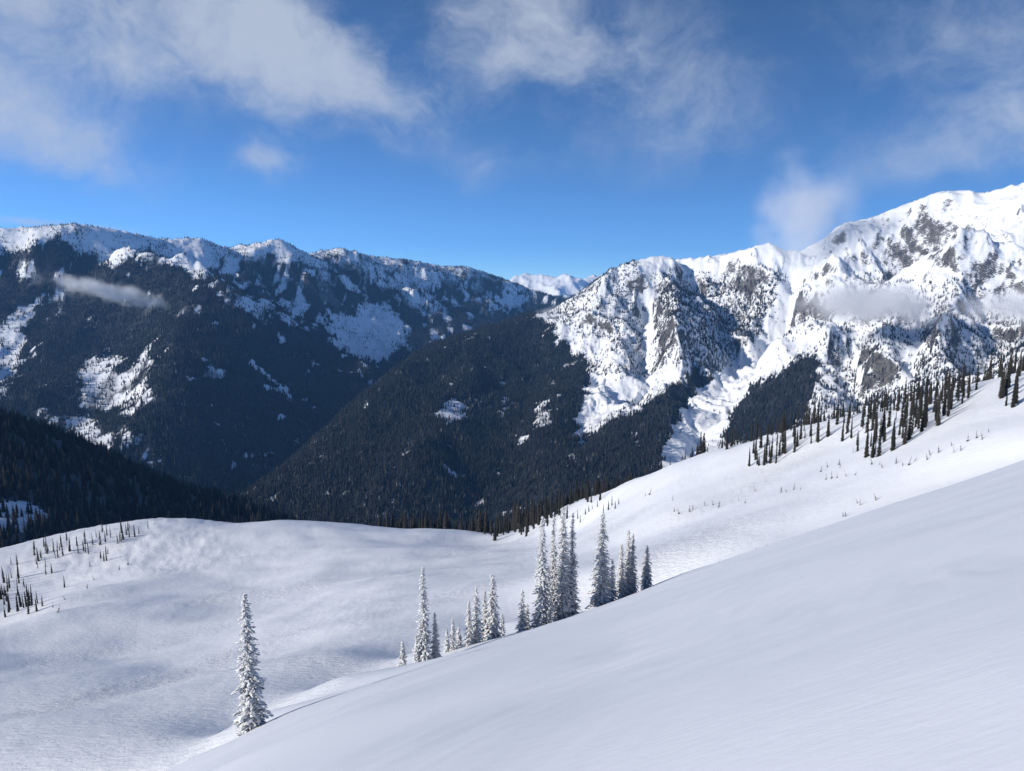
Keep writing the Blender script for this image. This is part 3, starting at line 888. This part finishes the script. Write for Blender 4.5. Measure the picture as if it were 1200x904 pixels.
def instancer(coll):
    ng = bpy.data.node_groups.new('plant_trees', 'GeometryNodeTree')
    ng.interface.new_socket('Geometry', in_out='INPUT', socket_type='NodeSocketGeometry')
    ng.interface.new_socket('Geometry', in_out='OUTPUT', socket_type='NodeSocketGeometry')
    N, L = ng.nodes.new, ng.links.new
    gi, go = N('NodeGroupInput'), N('NodeGroupOutput')
    ip = N('GeometryNodeInstanceOnPoints')
    ci = N('GeometryNodeCollectionInfo'); ci.inputs['Collection'].default_value = coll
    ci.inputs['Separate Children'].default_value = True; ci.inputs['Reset Children'].default_value = True
    ip.inputs['Pick Instance'].default_value = True

    def attr(name, typ):
        n = N('GeometryNodeInputNamedAttribute'); n.data_type = typ; n.inputs['Name'].default_value = name
        return n.outputs['Attribute']
    comb = N('ShaderNodeCombineXYZ'); L(attr('turn', 'FLOAT'), comb.inputs[2])
    sc = N('ShaderNodeCombineXYZ'); w = attr('girth', 'FLOAT'); L(w, sc.inputs[0]); L(w, sc.inputs[1]); L(attr('tall', 'FLOAT'), sc.inputs[2])
    L(gi.outputs[0], ip.inputs['Points']); L(ci.outputs[0], ip.inputs['Instance'])
    L(attr('shape', 'INT'), ip.inputs['Instance Index'])
    L(comb.outputs[0], ip.inputs['Rotation']); L(sc.outputs[0], ip.inputs['Scale'])
    L(ip.outputs[0], go.inputs[0])
    return ng


WOOD_NODES = instancer(wood_protos)


def forest_object(name, P, tall, girth, label, nodes=WOOD_NODES, shapes=4):
    me = bpy.data.meshes.new(name)
    me.vertices.add(len(P)); me.vertices.foreach_set('co', P.astype(np.float32).ravel())
    for k, v in (('tall', tall), ('girth', girth), ('turn', rng.uniform(0, 6.28, len(P)))):
        a = me.attributes.new(k, 'FLOAT', 'POINT'); a.data.foreach_set('value', v.astype(np.float32))
    a = me.attributes.new('shape', 'INT', 'POINT'); a.data.foreach_set('value', rng.integers(0, shapes, len(P)).astype(np.int32))
    o = bpy.data.objects.new(name, me); scene.collection.objects.link(o)
    md = o.modifiers.new('trees', 'NODES'); md.node_group = nodes
    o['kind'] = 'stuff'; o['label'] = label; o['category'] = 'forest'
    print('FOREST', name, len(P))
    return o


def scatter(T, F, nrm, per_m2, hmin, hmax, cull=True):
    """random tree feet on a terrain, by density F, where the place can be seen"""
    R = T.R[:-1, None]; daz = T.az[1] - T.az[0]; dl = T.lr[1] - T.lr[0]
    area = (R * daz) * (R * dl)
    Fc = F[:-1, :-1]
    n = nrm[:-1, :-1]
    t = (T.Z[:-1, :-1] - EYE) / R
    tmax = np.maximum.accumulate(t, 0)
    vis = (t + 30.0 / R) > tmax
    st = np.interp(T.az[:-1], snow.az, snow_tmax)[None]
    vis &= (t + 45.0 / R) > st
    px, py = project(T.X[:-1, :-1], T.Y[:-1, :-1], T.Z[:-1, :-1])
    vis &= (px > -90) & (px < 1290) & (py < 960)
    lam = np.where(vis, area * per_m2 * Fc, 0)
    cnt = rng.poisson(lam)
    ii, jj = np.nonzero(cnt)
    rep = cnt[ii, jj]
    ii = np.repeat(ii, rep); jj = np.repeat(jj, rep)
    lr = T.lr[ii] + rng.random(len(ii)) * dl; az = T.az[jj] + rng.random(len(ii)) * daz
    r = np.exp(lr); x = r * np.sin(az); y = r * np.cos(az)
    z = T.height(x, y)
    f = F[ii, jj]
    h = hmin + (hmax - hmin) * rng.random(len(ii)) ** 1.3 * (0.45 + 0.55 * np.clip(f, 0, 1))
    return np.stack([x, y, z - 0.6], -1), h


band = in_poly(mas_q[0], mas_q[1], BANDS[0]) | in_poly(mas_q[0], mas_q[1], BANDS[1])
P, H = scatter(mas, np.where(dense, np.where(mas_F > .8, 1.0, mas_F * .7), mas_F * np.where(band, 1.15, .55)), mas_n, 1 / 50., 8, 23)
forest_object('mountain_forest', P, H, H * rng.uniform(.85, 1.4, len(H)), 'dark conifer forest covering the ridge and flank below the craggy snow peaks')
P, H = scatter(lef, np.where(lef_F > .8, 1.0, lef_F * .7), lef_n, 1 / 105., 11, 27)
forest_object('valley_side_forest', P, H, H * rng.uniform(.9, 1.4, len(H)), 'shaded conifer forest over the long range across the valley')


# the wood standing just behind the crest of the snow shoulder
def behind_crest(px0, px1, n, k0, k1, hmin, hmax, dens=None):
    res, hh = [], []
    lx = [l[0] for l in LIP]
    while len(res) < n:
        px = random.uniform(px0, px1)
        if dens and random.random() > dens(px):
            continue
        py = np.interp(px, lx, [l[1] for l in LIP]); r = np.interp(px, lx, [l[2] for l in LIP]) * random.uniform(k0, k1)
        a = float(px_dir(px, py)[0]); x, y = r * math.sin(a), r * math.cos(a)
        res.append((x, y, float(snow.height(x, y)) - .4)); hh.append(random.uniform(hmin, hmax) * float(np.interp(px, [600, 680, 760, 800, 840], [1, .72, .42, .5, 1])))
    return np.array(res), np.array(hh)


# ------------------------------------------------------------------ single trees
def frond_conifer(seed, whorls, per, rad, droop, bare=0.04, ragged=.35):
    """open fir, one unit tall, of drooping fronds; returns crown verts and faces"""
    rr = random.Random(seed)
    V, Fc = [], []
    for k in range(whorls):
        h = bare + (1 - bare) * (k + rr.uniform(-.3, .3)) / whorls
        h = min(max(h, bare), .985)
        R = rad * (1 - h) ** .75 + .012
        n = per if h < .75 else max(3, per - 2)
        a0 = rr.uniform(0, 6.28)
        for i in range(n):
            a = a0 + 2 * math.pi * (i + rr.uniform(-.3, .3)) / n
            L = R * rr.uniform(1 - ragged, 1 + ragged * .6)
            w = L * rr.uniform(.32, .5) + .004
            c, s = math.cos(a), math.sin(a)
            dz = -droop * L * rr.uniform(.6, 1.3)
            b = len(V)
            V += [(0, 0, h + .018), (c * L * .55 - s * w, s * L * .55 + c * w, h + dz * .45 - .012), (c * L, s * L, h + dz),
                  (c * L * .55 + s * w, s * L * .55 - c * w, h + dz * .45 - .012), (c * L * .5, s * L * .5, h + dz * .25 + .014)]
            Fc += [(b, b + 1, b + 4), (b + 1, b + 2, b + 4), (b + 2, b + 3, b + 4), (b + 3, b, b + 4)]
    b = len(V)
    V += [(.008, 0, .95), (-.005, .007, .95), (-.005, -.007, .95), (0, 0, 1.0)]
    Fc += [(b, b + 1, b + 3), (b + 1, b + 2, b + 3), (b + 2, b, b + 3)]
    return V, Fc


def trunk_mesh(name, r0, top=.93, n=6, bury=.02, lean=0.0):
    V, Fc = [], []
    for k, z in enumerate((-bury, .3, .65, top)):
        q = r0 * (1 - .95 * max(z, 0) / top)
        for i in range(n):
            a = 2 * math.pi * i / n
            V.append((q * math.cos(a) + lean * z * z, q * math.sin(a), z))
    for k in range(3):
        for i in range(n):
            Fc.append((k * n + i, k * n + (i + 1) % n, (k + 1) * n + (i + 1) % n, (k + 1) * n + i))
    return mesh_from(name, V, Fc, [M_BARK], smooth=True)


ICO = None


def ico():
    global ICO
    if ICO is None:
        p = (1 + 5 ** .5) / 2
        v = np.array([(-1, p, 0), (1, p, 0), (-1, -p, 0), (1, -p, 0), (0, -1, p), (0, 1, p), (0, -1, -p), (0, 1, -p), (p, 0, -1), (p, 0, 1), (-p, 0, -1), (-p, 0, 1)])
        v /= np.linalg.norm(v[0])
        f = [(0, 11, 5), (0, 5, 1), (0, 1, 7), (0, 7, 10), (0, 10, 11), (1, 5, 9), (5, 11, 4), (11, 10, 2), (10, 7, 6), (7, 1, 8), (3, 9, 4), (3, 4, 2), (3, 2, 6), (3, 6, 8), (3, 8, 9),
             (4, 9, 5), (2, 4, 11), (6, 2, 10), (8, 6, 7), (9, 8, 1)]
        ICO = (v, np.array(f))
    return ICO


def rimed_crown(name, seed, mat, height, rad, whorls, fat=1.0, bare=.01):
    """crown in metres: whorls of short drooping boughs, each a string of lumpy snow-caked clumps"""
    rr = np.random.default_rng(seed)
    v0, f0 = ico()
    cen, siz, stretch, ang = [], [], [], []
    lop = rr.uniform(0, 6.28)
    for k in range(whorls):
        h = bare + (1 - bare) * (k / whorls) ** 1.02
        prof = (1 - h) ** .6 * (0.88 + .12 * math.sin(k * 1.7 + seed)) + .045
        n = int(5 + 5 * (1 - h))
        a0 = rr.uniform(0, 6.28)
        for i in range(n):
            a = a0 + 2 * math.pi * (i + rr.uniform(-.35, .35)) / n
            L = rad * prof * rr.choice([rr.uniform(.55, .85), rr.uniform(.8, 1.12), rr.uniform(1.0, 1.28)], p=[.35, .47, .18]) * (1 + .10 * math.cos(a - lop))
            if rr.random() < .2:
                continue
            m = max(3, int(L / .2))
            dz = -rr.uniform(.25, .75)
            for j in range(m):
                q = (j + .7) / m
                cen.append((math.cos(a) * L * q, math.sin(a) * L * q, h * height + L * (dz * q * q + .10 * q) + rr.uniform(-.06, .06)))
                siz.append((.118 + .15 * rr.random() ** 2 + .05 * (1 - q)) * fat * (.55 + .45 * (1 - h)) * (1.0 if rr.random() > .2 else .6))
                stretch.append(rr.uniform(1.0, 2.0)); ang.append(a + rr.uniform(-.5, .5))
    for z in np.linspace(.9, 1.0, 7):
        cen.append((rr.uniform(-.04, .04), rr.uniform(-.04, .04), z * height)); siz.append(.07 + .06 * (1 - z) * 10); stretch.append(1.0); ang.append(0)
    cen = np.array(cen); siz = np.array(siz); stretch = np.array(stretch); ang = np.array(ang)
    n = len(cen)
    blob = v0[None] * rr.uniform(.4, 1.5, (n, 12, 1))
    blob[..., 0] *= stretch[:, None]; blob[..., 2] = blob[..., 2] * .58 - .28 * blob[..., 0]
    c, s = np.cos(ang)[:, None], np.sin(ang)[:, None]
    bx = blob[..., 0] * c - blob[..., 1] * s; by = blob[..., 0] * s + blob[..., 1] * c
    V = np.stack([bx, by, blob[..., 2]], -1) * siz[:, None, None] + cen[:, None]
    Fc = (f0[None] + (np.arange(n) * 12)[:, None, None]).reshape(-1, 3)
    return mesh_from(name, V.reshape(-1, 3).tolist(), Fc.tolist(), [mat])


def tree_root(name, loc, label, cat, group=None):
    o = bpy.data.objects.new(name, None); scene.collection.objects.link(o)
    o.empty_display_size = .5; o.location = loc; o.rotation_euler = (0, 0, random.uniform(0, 6.28))
    o['label'] = label; o['category'] = cat
    if group:
        o['group'] = group
    return o


def child(name, me, parent, scale=(1, 1, 1)):
    o = bpy.data.objects.new(name, me); scene.collection.objects.link(o); o.parent = parent; o.scale = scale
    return o


# rimed firs along the brow of the near slope: foot px, top px/py, range factor, width px, shape, label
RIMED = [
    (287, 695, 290, 0.965, 41, 'full', 'solitary snow-plastered fir standing apart on the brow of the near slope'),
    (470, 751, 471, 1.10, 13, 'small', 'tiny snow-caked sapling alone below the slim fir pair'),
    (496, 664, 500, 1.04, 24, 'thin', 'tall slim rimed fir with a needle-thin top beside a short dark one'),
    (509, 718, 509, 1.03, 15, 'half', 'short darker fir leaning in beside the tall slim rimed fir'),
    (487, 744, 488, 1.05, 10, 'small', 'low rimed fir at the foot of the tall slim one'),
    (523, 737, 523, 1.07, 9, 'small', 'smallest of the three saplings between the slim fir and the five-fir clump'),
    (530, 724, 529, 1.06, 12, 'small', 'tallest of the three saplings between the slim fir and the five-fir clump'),
    (537, 735, 537, 1.07, 10, 'small', 'middling thin-tipped sapling next to the five-fir clump'),
    (549, 704, 550, 1.04, 12, 'half', 'brownish half-rimed fir at the edge of the five-fir clump'),
    (558, 688, 559, 1.04, 20, 'thin', 'rimed fir next to the brownish one in the five-fir clump'),
    (568, 692, 568, 1.06, 18, 'thin', 'rimed fir in the middle of the five-fir clump'),
    (577, 672, 577, 1.04, 26, 'full', 'tallest white fir of the five-fir clump'),
    (588, 719, 587, 1.08, 12, 'small', 'low bush-like fir under the tallest one of the five-fir clump'),
    (612, 691, 612, 1.03, 20, 'small', 'short squat fir by itself between the two tall clumps'),
    (618, 708, 617, 1.04, 10, 'half', 'thin side stem growing against the short squat fir'),
    (635, 605, 643, 1.01, 27, 'full', 'outer spire of the four-spired clump, on the short squat fir\'s side'),
    (648, 603, 651, 1.03, 22, 'thin', 'narrow second spire of the four-spired clump'),
    (659, 594, 662, 1.01, 30, 'full', 'tallest spire of the four-spired clump of snow-caked firs'),
    (670, 601, 671, 1.01, 24, 'thin', 'outer spire of the four-spired clump, facing the broad fir'),
    (643, 662, 644, 1.00, 20, 'small', 'lower fir filling the foot of the four-spired clump'),
    (705, 600, 711, 1.01, 34, 'full', 'broad tall rimed fir heading the row of five on the brow'),
    (717, 655, 718, 1.01, 18, 'small', 'lower rimed fir growing against the broad tall one'),
    (727, 637, 727, 1.01, 17, 'dusk', 'shortest of the three grey-rimed spires beside the broad tall fir'),
    (735, 621, 734, 1.01, 19, 'dusk', 'middle and tallest of the three grey-rimed spires'),
    (740, 625, 741, 1.01, 17, 'dusk', 'last of the three grey-rimed spires, towards the lone slender fir'),
    (757, 639, 759, 1.00, 19, 'dusk', 'slender grey-rimed fir standing alone past the three spires'),
]
for i, (px, tpy, tpx, k, wpx, kind, label) in enumerate(RIMED):
    r = edge_range(px) * k
    a = float(px_dir(px, 700)[0]); x, y = r * math.sin(a), r * math.cos(a)
    z = float(snow.height(x, y))
    H = EYE + float(px_dir(tpx, tpy)[1]) * r - z
    rad = 0.5 * wpx / FPX * r / 1.02
    root = tree_root('rimed_fir', (x, y, z), label, 'fir tree', 'rimed firs along the brow of the near slope')
    child('trunk', trunk_mesh('trunk', .016 * H, .96), root, (1, 1, 1)).scale = (1, 1, H)
    mat = M_FROST2 if kind in ('half', 'dusk') else M_FROST
    child('crown', rimed_crown('crown', 300 + i, mat, H, rad, max(10, int(H * 4.6)), {'small': .8, 'thin': .85, 'dusk': .95, 'half': .85}.get(kind, 1.0)), root)

# dark conifers of the open treelines
CROWNS = {}
for tag, mat in (('dark', M_DARK), ('grey', M_GREYT)):
    for k in range(6):
        V, Fc = frond_conifer(70 + k + (20 if tag == 'grey' else 0), 24 + 3 * (k % 3), 6, .078 + .014 * (k % 4), .55, .02 + .05 * (k % 2), .4)
        CROWNS[tag, k] = mesh_from('crown', V, Fc, [mat])
near_protos = bpy.data.collections.new('near_forest_tree_shapes')
for k in range(6):
    near_protos.objects.link(bpy.data.objects.new('forest_tree', CROWNS['dark', k]))
NEAR_NODES = instancer(near_protos)
# the wood standing just behind the crest, and the one on the spur
P, H = behind_crest(440, 830, 1300, 1.06, 1.5, 11, 23, lambda p: 1.0 if p < 700 else max(.25, 1 - (p - 700) / 140))
forest_object('hillside_wood', P, H, H * rng.uniform(1.0, 1.5, len(H)), 'dark wood falling away behind the bright crest of the snow hill', NEAR_NODES, 6)
P, H = scatter(spur, spur_for * .95, spur.normals(), 1 / 34., 10, 24)
forest_object('spur_forest', P, H, H * rng.uniform(1.1, 1.8, len(H)), 'near black conifer forest on the spur behind the snow basin lip', NEAR_NODES, 6)
TRUNKS = [trunk_mesh('trunk', .014, .95), trunk_mesh('trunk', .017, .9)]


def plant(x, y, H, tag, name, label, cat, group, fat=1.0, lean=0.0):
    z = float(snow.height(x, y))
    root = tree_root(name, (x, y, z - .15), label, cat, group)
    root.rotation_euler = (lean * random.uniform(-1, 1), lean * random.uniform(-1, 1), random.uniform(0, 6.28))
    child('trunk', random.choice(TRUNKS), root, (H, H, H))
    g = H * fat * random.uniform(.62, .95)
    child('crown', CROWNS[tag, random.randrange(6)], root, (g, g, H))
    return root


def in_pic(poly):
    xs = [p[0] for p in poly]; ys = [p[1] for p in poly]
    while True:
        px, py = random.uniform(min(xs), max(xs)), random.uniform(min(ys), max(ys))
        if bool(in_poly(np.array([px]), np.array([py]), poly)[0]):
            return px, py


def ground_at(px, py, rmin):
    return snow.hit(px, py, rmin)


# the belt across the shoulder
BELT = 'conifers of the belt crossing the snow shoulder'
BELT_PART = ['where the belt begins above the avalanche track', 'in the open middle of the belt on the snow shoulder', 'in the thickest stretch of the belt on the snow shoulder',
             'in the small group past the gap at the top of the belt']
crest_label = 'dark conifer in the row behind the crest of the bright snow shoulder'
regions = [([(872, 540), (893, 519), (933, 508), (967, 498), (975, 512), (940, 528), (905, 546), (880, 550)], 36, 6, 10),
           ([(967, 498), (1000, 489), (1044, 479), (1075, 475), (1085, 500), (1060, 524), (1020, 541), (1000, 536), (985, 515)], 52, 6, 11),
           ([(1050, 478), (1090, 468), (1124, 455), (1150, 452), (1130, 476), (1100, 500), (1060, 512)], 50, 6, 10.5),
           ([(1170, 452), (1195, 440), (1200, 455), (1195, 472), (1185, 480), (1172, 478)], 12, 5, 9.5)]
placed = []
for part_, (poly, n, h0, h1) in zip(BELT_PART, regions):
    c = 0; tries = 0
    while c < n and tries < 4000:
        tries += 1
        px, py = in_pic(poly)
        h = ground_at(px, py, edge_range(px) * 1.2)
        if h is None:
            continue
        x, y, r = h
        if any((x - q[0]) ** 2 + (y - q[1]) ** 2 < 3.2 for q in placed):
            continue
        placed.append((x, y)); c += 1
        H = random.uniform(h0, h1) * (0.55 if random.random() < .18 else 1)
        look = 'stunted' if H < .62 * h1 else ('tall' if H > .86 * h1 else 'middling')
        plant(x, y, H, 'dark', 'dark_conifer', look + ' dark conifer ' + part_, 'conifer', BELT, 1.0, .02)
P, H = behind_crest(800, 1200, 72, 1.0, 1.09, 6, 11, lambda p: .35 if p < 850 else 1.0)
for (x, y, z), h in zip(P, H):
    plant(x, y, h, 'dark', 'dark_conifer', ('tall ' if h > 9.3 else ('short ' if h < 7.5 else 'middling ')) + crest_label, 'conifer', 'conifers behind the crest of the snow shoulder', 1.0, .02)

# stragglers round the bright hill
for px, py, hp in [(617, 629, 22), (611, 627, 18), (604, 624, 17), (596, 625, 14), (590, 627, 16), (586, 624, 20), (640, 613, 16), (634, 611, 20), (628, 613, 18), (622, 616, 24), (647, 607, 16),
                   (641, 604, 18), (653, 600, 18), (660, 596, 16), (668, 592, 18), (672, 588, 14), (638, 617, 9), (657, 607, 7), (686, 603, 8), (690, 600, 9), (694, 597, 6),
                   (677, 608, 12), (680, 612, 9), (713, 597, 12), (717, 592, 14), (721, 596, 10), (725, 591, 8), (707, 601, 11), (700, 595, 9), (576, 628, 12), (568, 626, 14), (560, 624, 10)]:
    h = ground_at(px, py, 300) or None
    if h is None:
        a = float(px_dir(px, py)[0]); r = float(np.interp(px, [l[0] for l in LIP], [l[2] for l in LIP])); h = (r * math.sin(a), r * math.cos(a), r)
    x, y, r = h
    plant(x, y, hp / FPX * r * 1.02, 'dark', 'dark_conifer', 'small dark conifer straggling down the bright hill from the wood behind it', 'conifer', 'stragglers below the hillside wood', 1.15, .02)
P, H = behind_crest(572, 708, 44, .89, 1.03, 9, 16)
for (x, y, z), h in zip(P, H):
    plant(x, y, h, 'dark', 'dark_conifer', ('tall ' if h > 13.5 else ('short ' if h < 11 else 'middling ')) + 'dark conifer at the edge of the wood behind the bright hill crest', 'conifer', 'front row of the hillside wood', 1.1, .02)

# grey snags and firs on the far knoll
KNOLL = [([(0, 664), (40, 643), (100, 628), (160, 614), (178, 620), (130, 644), (80, 652), (40, 664)], 58, 4, 10.5, 'grey', 'grey dusted conifer on the hummocky rim of the far knoll', 'conifers on the rim of the far knoll'),
         ([(0, 668), (20, 672), (32, 690), (52, 700), (50, 716), (30, 722), (0, 728)], 32, 5, 11, 'dark', 'dark conifer in the hollow under the far knoll, among its loose thicket', 'conifers in the hollow under the far knoll'),
         ([(40, 640), (120, 632), (140, 650), (80, 690), (45, 690)], 15, 3, 8, 'dark', 'small dark fir scattered over the snowy face of the far knoll', 'small firs on the face of the far knoll')]
for poly, n, h0, h1, tag, label, grp in KNOLL:
    c = 0; tries = 0
    while c < n and tries < 3000:
        tries += 1
        px, py = in_pic(poly)
        h = ground_at(px, py, 300)
        if h is None:
            h = ground_at(px, py + 6, 300)
        if h is None:
            continue
        c += 1
        H = random.uniform(h0, h1)
        look = '' if label.startswith('small') else ('tall ' if H > h0 + .7 * (h1 - h0) else ('short ' if H < h0 + .35 * (h1 - h0) else 'middling '))
        plant(h[0], h[1], H, tag, 'grey_conifer' if tag == 'grey' else 'dark_conifer', look + label, 'conifer', grp, 1.0, .05)

# sapling tips poking out of the snow
TIPS = [(1000, 531), (983, 545), (970, 548), (962, 553), (985, 548), (1030, 545), (1034, 548), (1022, 545), (1065, 545), (1072, 541), (1087, 538), (1090, 533), (1100, 530), (1115, 523), (1118, 530), (1126, 528),
        (1134, 518), (1145, 513), (1151, 515), (1158, 507), (1050, 544), (1058, 546), (915, 578), (922, 577), (930, 574), (938, 574), (968, 562), (975, 561), (981, 560), (992, 558), (1002, 557),
        (826, 593), (836, 592), (842, 595), (865, 588), (873, 590), (790, 600), (796, 602), (812, 597), (808, 600), (885, 576), (756, 582), (761, 580), (788, 587), (988, 606), (991, 605), (1005, 590), (1008, 592),
        (1027, 586), (850, 664), (866, 658), (884, 648), (897, 644), (797, 676), (842, 668), (110, 680), (76, 703), (62, 712), (68, 718), (102, 690), (140, 668), (150, 662)]
tipm = []
for k in range(4):
    V, Fc = frond_conifer(170 + k, 7, 4, .16, .7, .1, .4)
    tipm.append(mesh_from('crown', V, Fc, [M_DARK if k % 2 else M_GREYT]))
for px, py in TIPS:
    h = ground_at(px, py, edge_range(px) * 1.02)
    if h is None:
        continue
    x, y, r = h
    H = random.uniform(5.5, 11) / FPX * r
    where = 'on the far knoll face' if px < 200 else ('along the brow of the near slope' if py > 640 else 'on the open shoulder')
    root = tree_root('sapling', (x, y, float(snow.height(x, y)) - .1), ('taller ' if H * FPX / r > 9 else ('short ' if H * FPX / r < 7 else '')) + 'thin sapling tip poking out of the snow ' + where, 'sapling', 'sapling tips ' + where)
    root.rotation_euler = (random.uniform(-.2, .2), random.uniform(-.35, .25), 0)
    child('stem', random.choice(TRUNKS), root, (H, H, H * .95)); child('crown', random.choice(tipm), root, (H, H, H))

# ------------------------------------------------------------------ haze
def haze_box():
    x0, x1, y0, y1, z0, z1 = -15000, 15000, -400, 21500, -1125, 1050
    V = [(x0, y0, z0), (x1, y0, z0), (x1, y1, z0), (x0, y1, z0), (x0, y0, z1), (x1, y0, z1), (x1, y1, z1), (x0, y1, z1)]
    Fc = [(0, 3, 2, 1), (4, 5, 6, 7), (0, 1, 5, 4), (1, 2, 6, 5), (2, 3, 7, 6), (3, 0, 4, 7)]
    m = bpy.data.materials.new('pale_air'); m.use_nodes = True
    nt = m.node_tree; nt.nodes.clear()
    out = nt.nodes.new('ShaderNodeOutputMaterial'); pv = nt.nodes.new('ShaderNodeVolumePrincipled')
    pv.inputs['Color'].default_value = (0.20, 0.50, 1.0, 1)
    pv.inputs['Density'].default_value = 2.7e-5
    pv.inputs['Anisotropy'].default_value = 0.0
    nt.links.new(pv.outputs[0], out.inputs['Volume'])
    o = bpy.data.objects.new('haze', mesh_from('haze', V, Fc, [m])); scene.collection.objects.link(o)
    o['kind'] = 'stuff'


haze_box()


# ------------------------------------------------------------------ low cloud hanging on the slopes
def cloud_mat(name, dens, scale, seed, cut):
    m = bpy.data.materials.new(name); m.use_nodes = True
    nt = m.node_tree; nt.nodes.clear()
    N, L = nt.nodes.new, nt.links.new
    out = N('ShaderNodeOutputMaterial'); pv = N('ShaderNodeVolumePrincipled')
    tc = N('ShaderNodeTexCoord')
    ln = N('ShaderNodeVectorMath'); ln.operation = 'LENGTH'; L(tc.outputs['Object'], ln.inputs[0])
    g = N('ShaderNodeNewGeometry')
    n = N('ShaderNodeTexNoise'); n.inputs['Scale'].default_value = scale; n.inputs['Detail'].default_value = 5; n.inputs['Roughness'].default_value = .6
    n.noise_dimensions = '4D'; n.inputs['W'].default_value = seed
    L(g.outputs['Position'], n.inputs['Vector'])
    fall = N('ShaderNodeMath'); fall.operation = 'SUBTRACT'; fall.inputs[0].default_value = 1.0; L(ln.outputs['Value'], fall.inputs[1])
    a = N('ShaderNodeMath'); a.operation = 'MULTIPLY_ADD'; L(n.outputs[0], a.inputs[0]); a.inputs[1].default_value = 2.2; L(fall.outputs[0], a.inputs[2])
    r = map_range(nt, a.outputs[0], cut + .25, cut + 1.2)
    edge = map_range(nt, ln.outputs['Value'], 1.0, .35)
    q = N('ShaderNodeMath'); q.operation = 'MULTIPLY'; L(r, q.inputs[0]); L(edge, q.inputs[1])
    d = N('ShaderNodeMath'); d.operation = 'MULTIPLY'; L(q.outputs[0], d.inputs[0]); d.inputs[1].default_value = dens
    L(d.outputs[0], pv.inputs['Density'])
    pv.inputs['Color'].default_value = (.95, .97, 1.0, 1)
    L(pv.outputs[0], out.inputs['Volume'])
    return m


def ico_sphere_mesh(name, mat, sub=2):
    v, f = ico(); v = [tuple(p) for p in v]; f = [tuple(q) for q in f]
    for _ in range(sub):
        mid = {}; nf = []

        def m(a, b):
            k = (min(a, b), max(a, b))
            if k not in mid:
                p = np.array(v[a]) + np.array(v[b]); p /= np.linalg.norm(p); v.append(tuple(p)); mid[k] = len(v) - 1
            return mid[k]
        for a, b, c in f:
            ab, bc, ca = m(a, b), m(b, c), m(c, a)
            nf += [(a, ab, ca), (b, bc, ab), (c, ca, bc), (ab, bc, ca)]
        f = nf
    return mesh_from(name, v, f, [mat])


def low_cloud(px, py, r, hw, hh, depth, tilt, dens, scale, cut, seed, label):
    a, t = px_dir(px, py); a = float(a); t = float(t)
    mat = cloud_mat('low_cloud_vapour', dens, scale, seed, cut)
    o = bpy.data.objects.new('low_cloud', ico_sphere_mesh('low_cloud', mat)); scene.collection.objects.link(o)
    o.location = (r * math.sin(a), r * math.cos(a), EYE + t * r)
    o.scale = (hw / FPX * r, depth, hh / FPX * r)
    o.rotation_euler = (0, tilt, -a)
    o['label'] = label; o['category'] = 'cloud'; o['group'] = 'low clouds hanging on the slopes'


low_cloud(1022, 356, 2900, 112, 36, 190, .03, .026, .009, .95, 1.3, 'oval grey cloud hanging across the middle of the craggy mountain')
low_cloud(940, 250, 4150, 78, 92, 280, .15, .0058, .0045, .95, 4.1, 'upright grey wisp of cloud rising over the notch in the crest')
low_cloud(1190, 362, 2850, 60, 26, 150, 0, .022, .006, .85, 7.7, 'small cloud puff drifting below the dark crag')
low_cloud(128, 342, 4000, 105, 19, 200, .27, .030, .014, 1.2, 9.2, 'long slanting wisp of cloud across the shaded forest slope')
low_cloud(648, 368, 4250, 34, 14, 150, -.3, .008, .007, .85, 3.4, 'thin scrap of mist at the foot of the far snow peaks')
cy.volume_bounces = 4
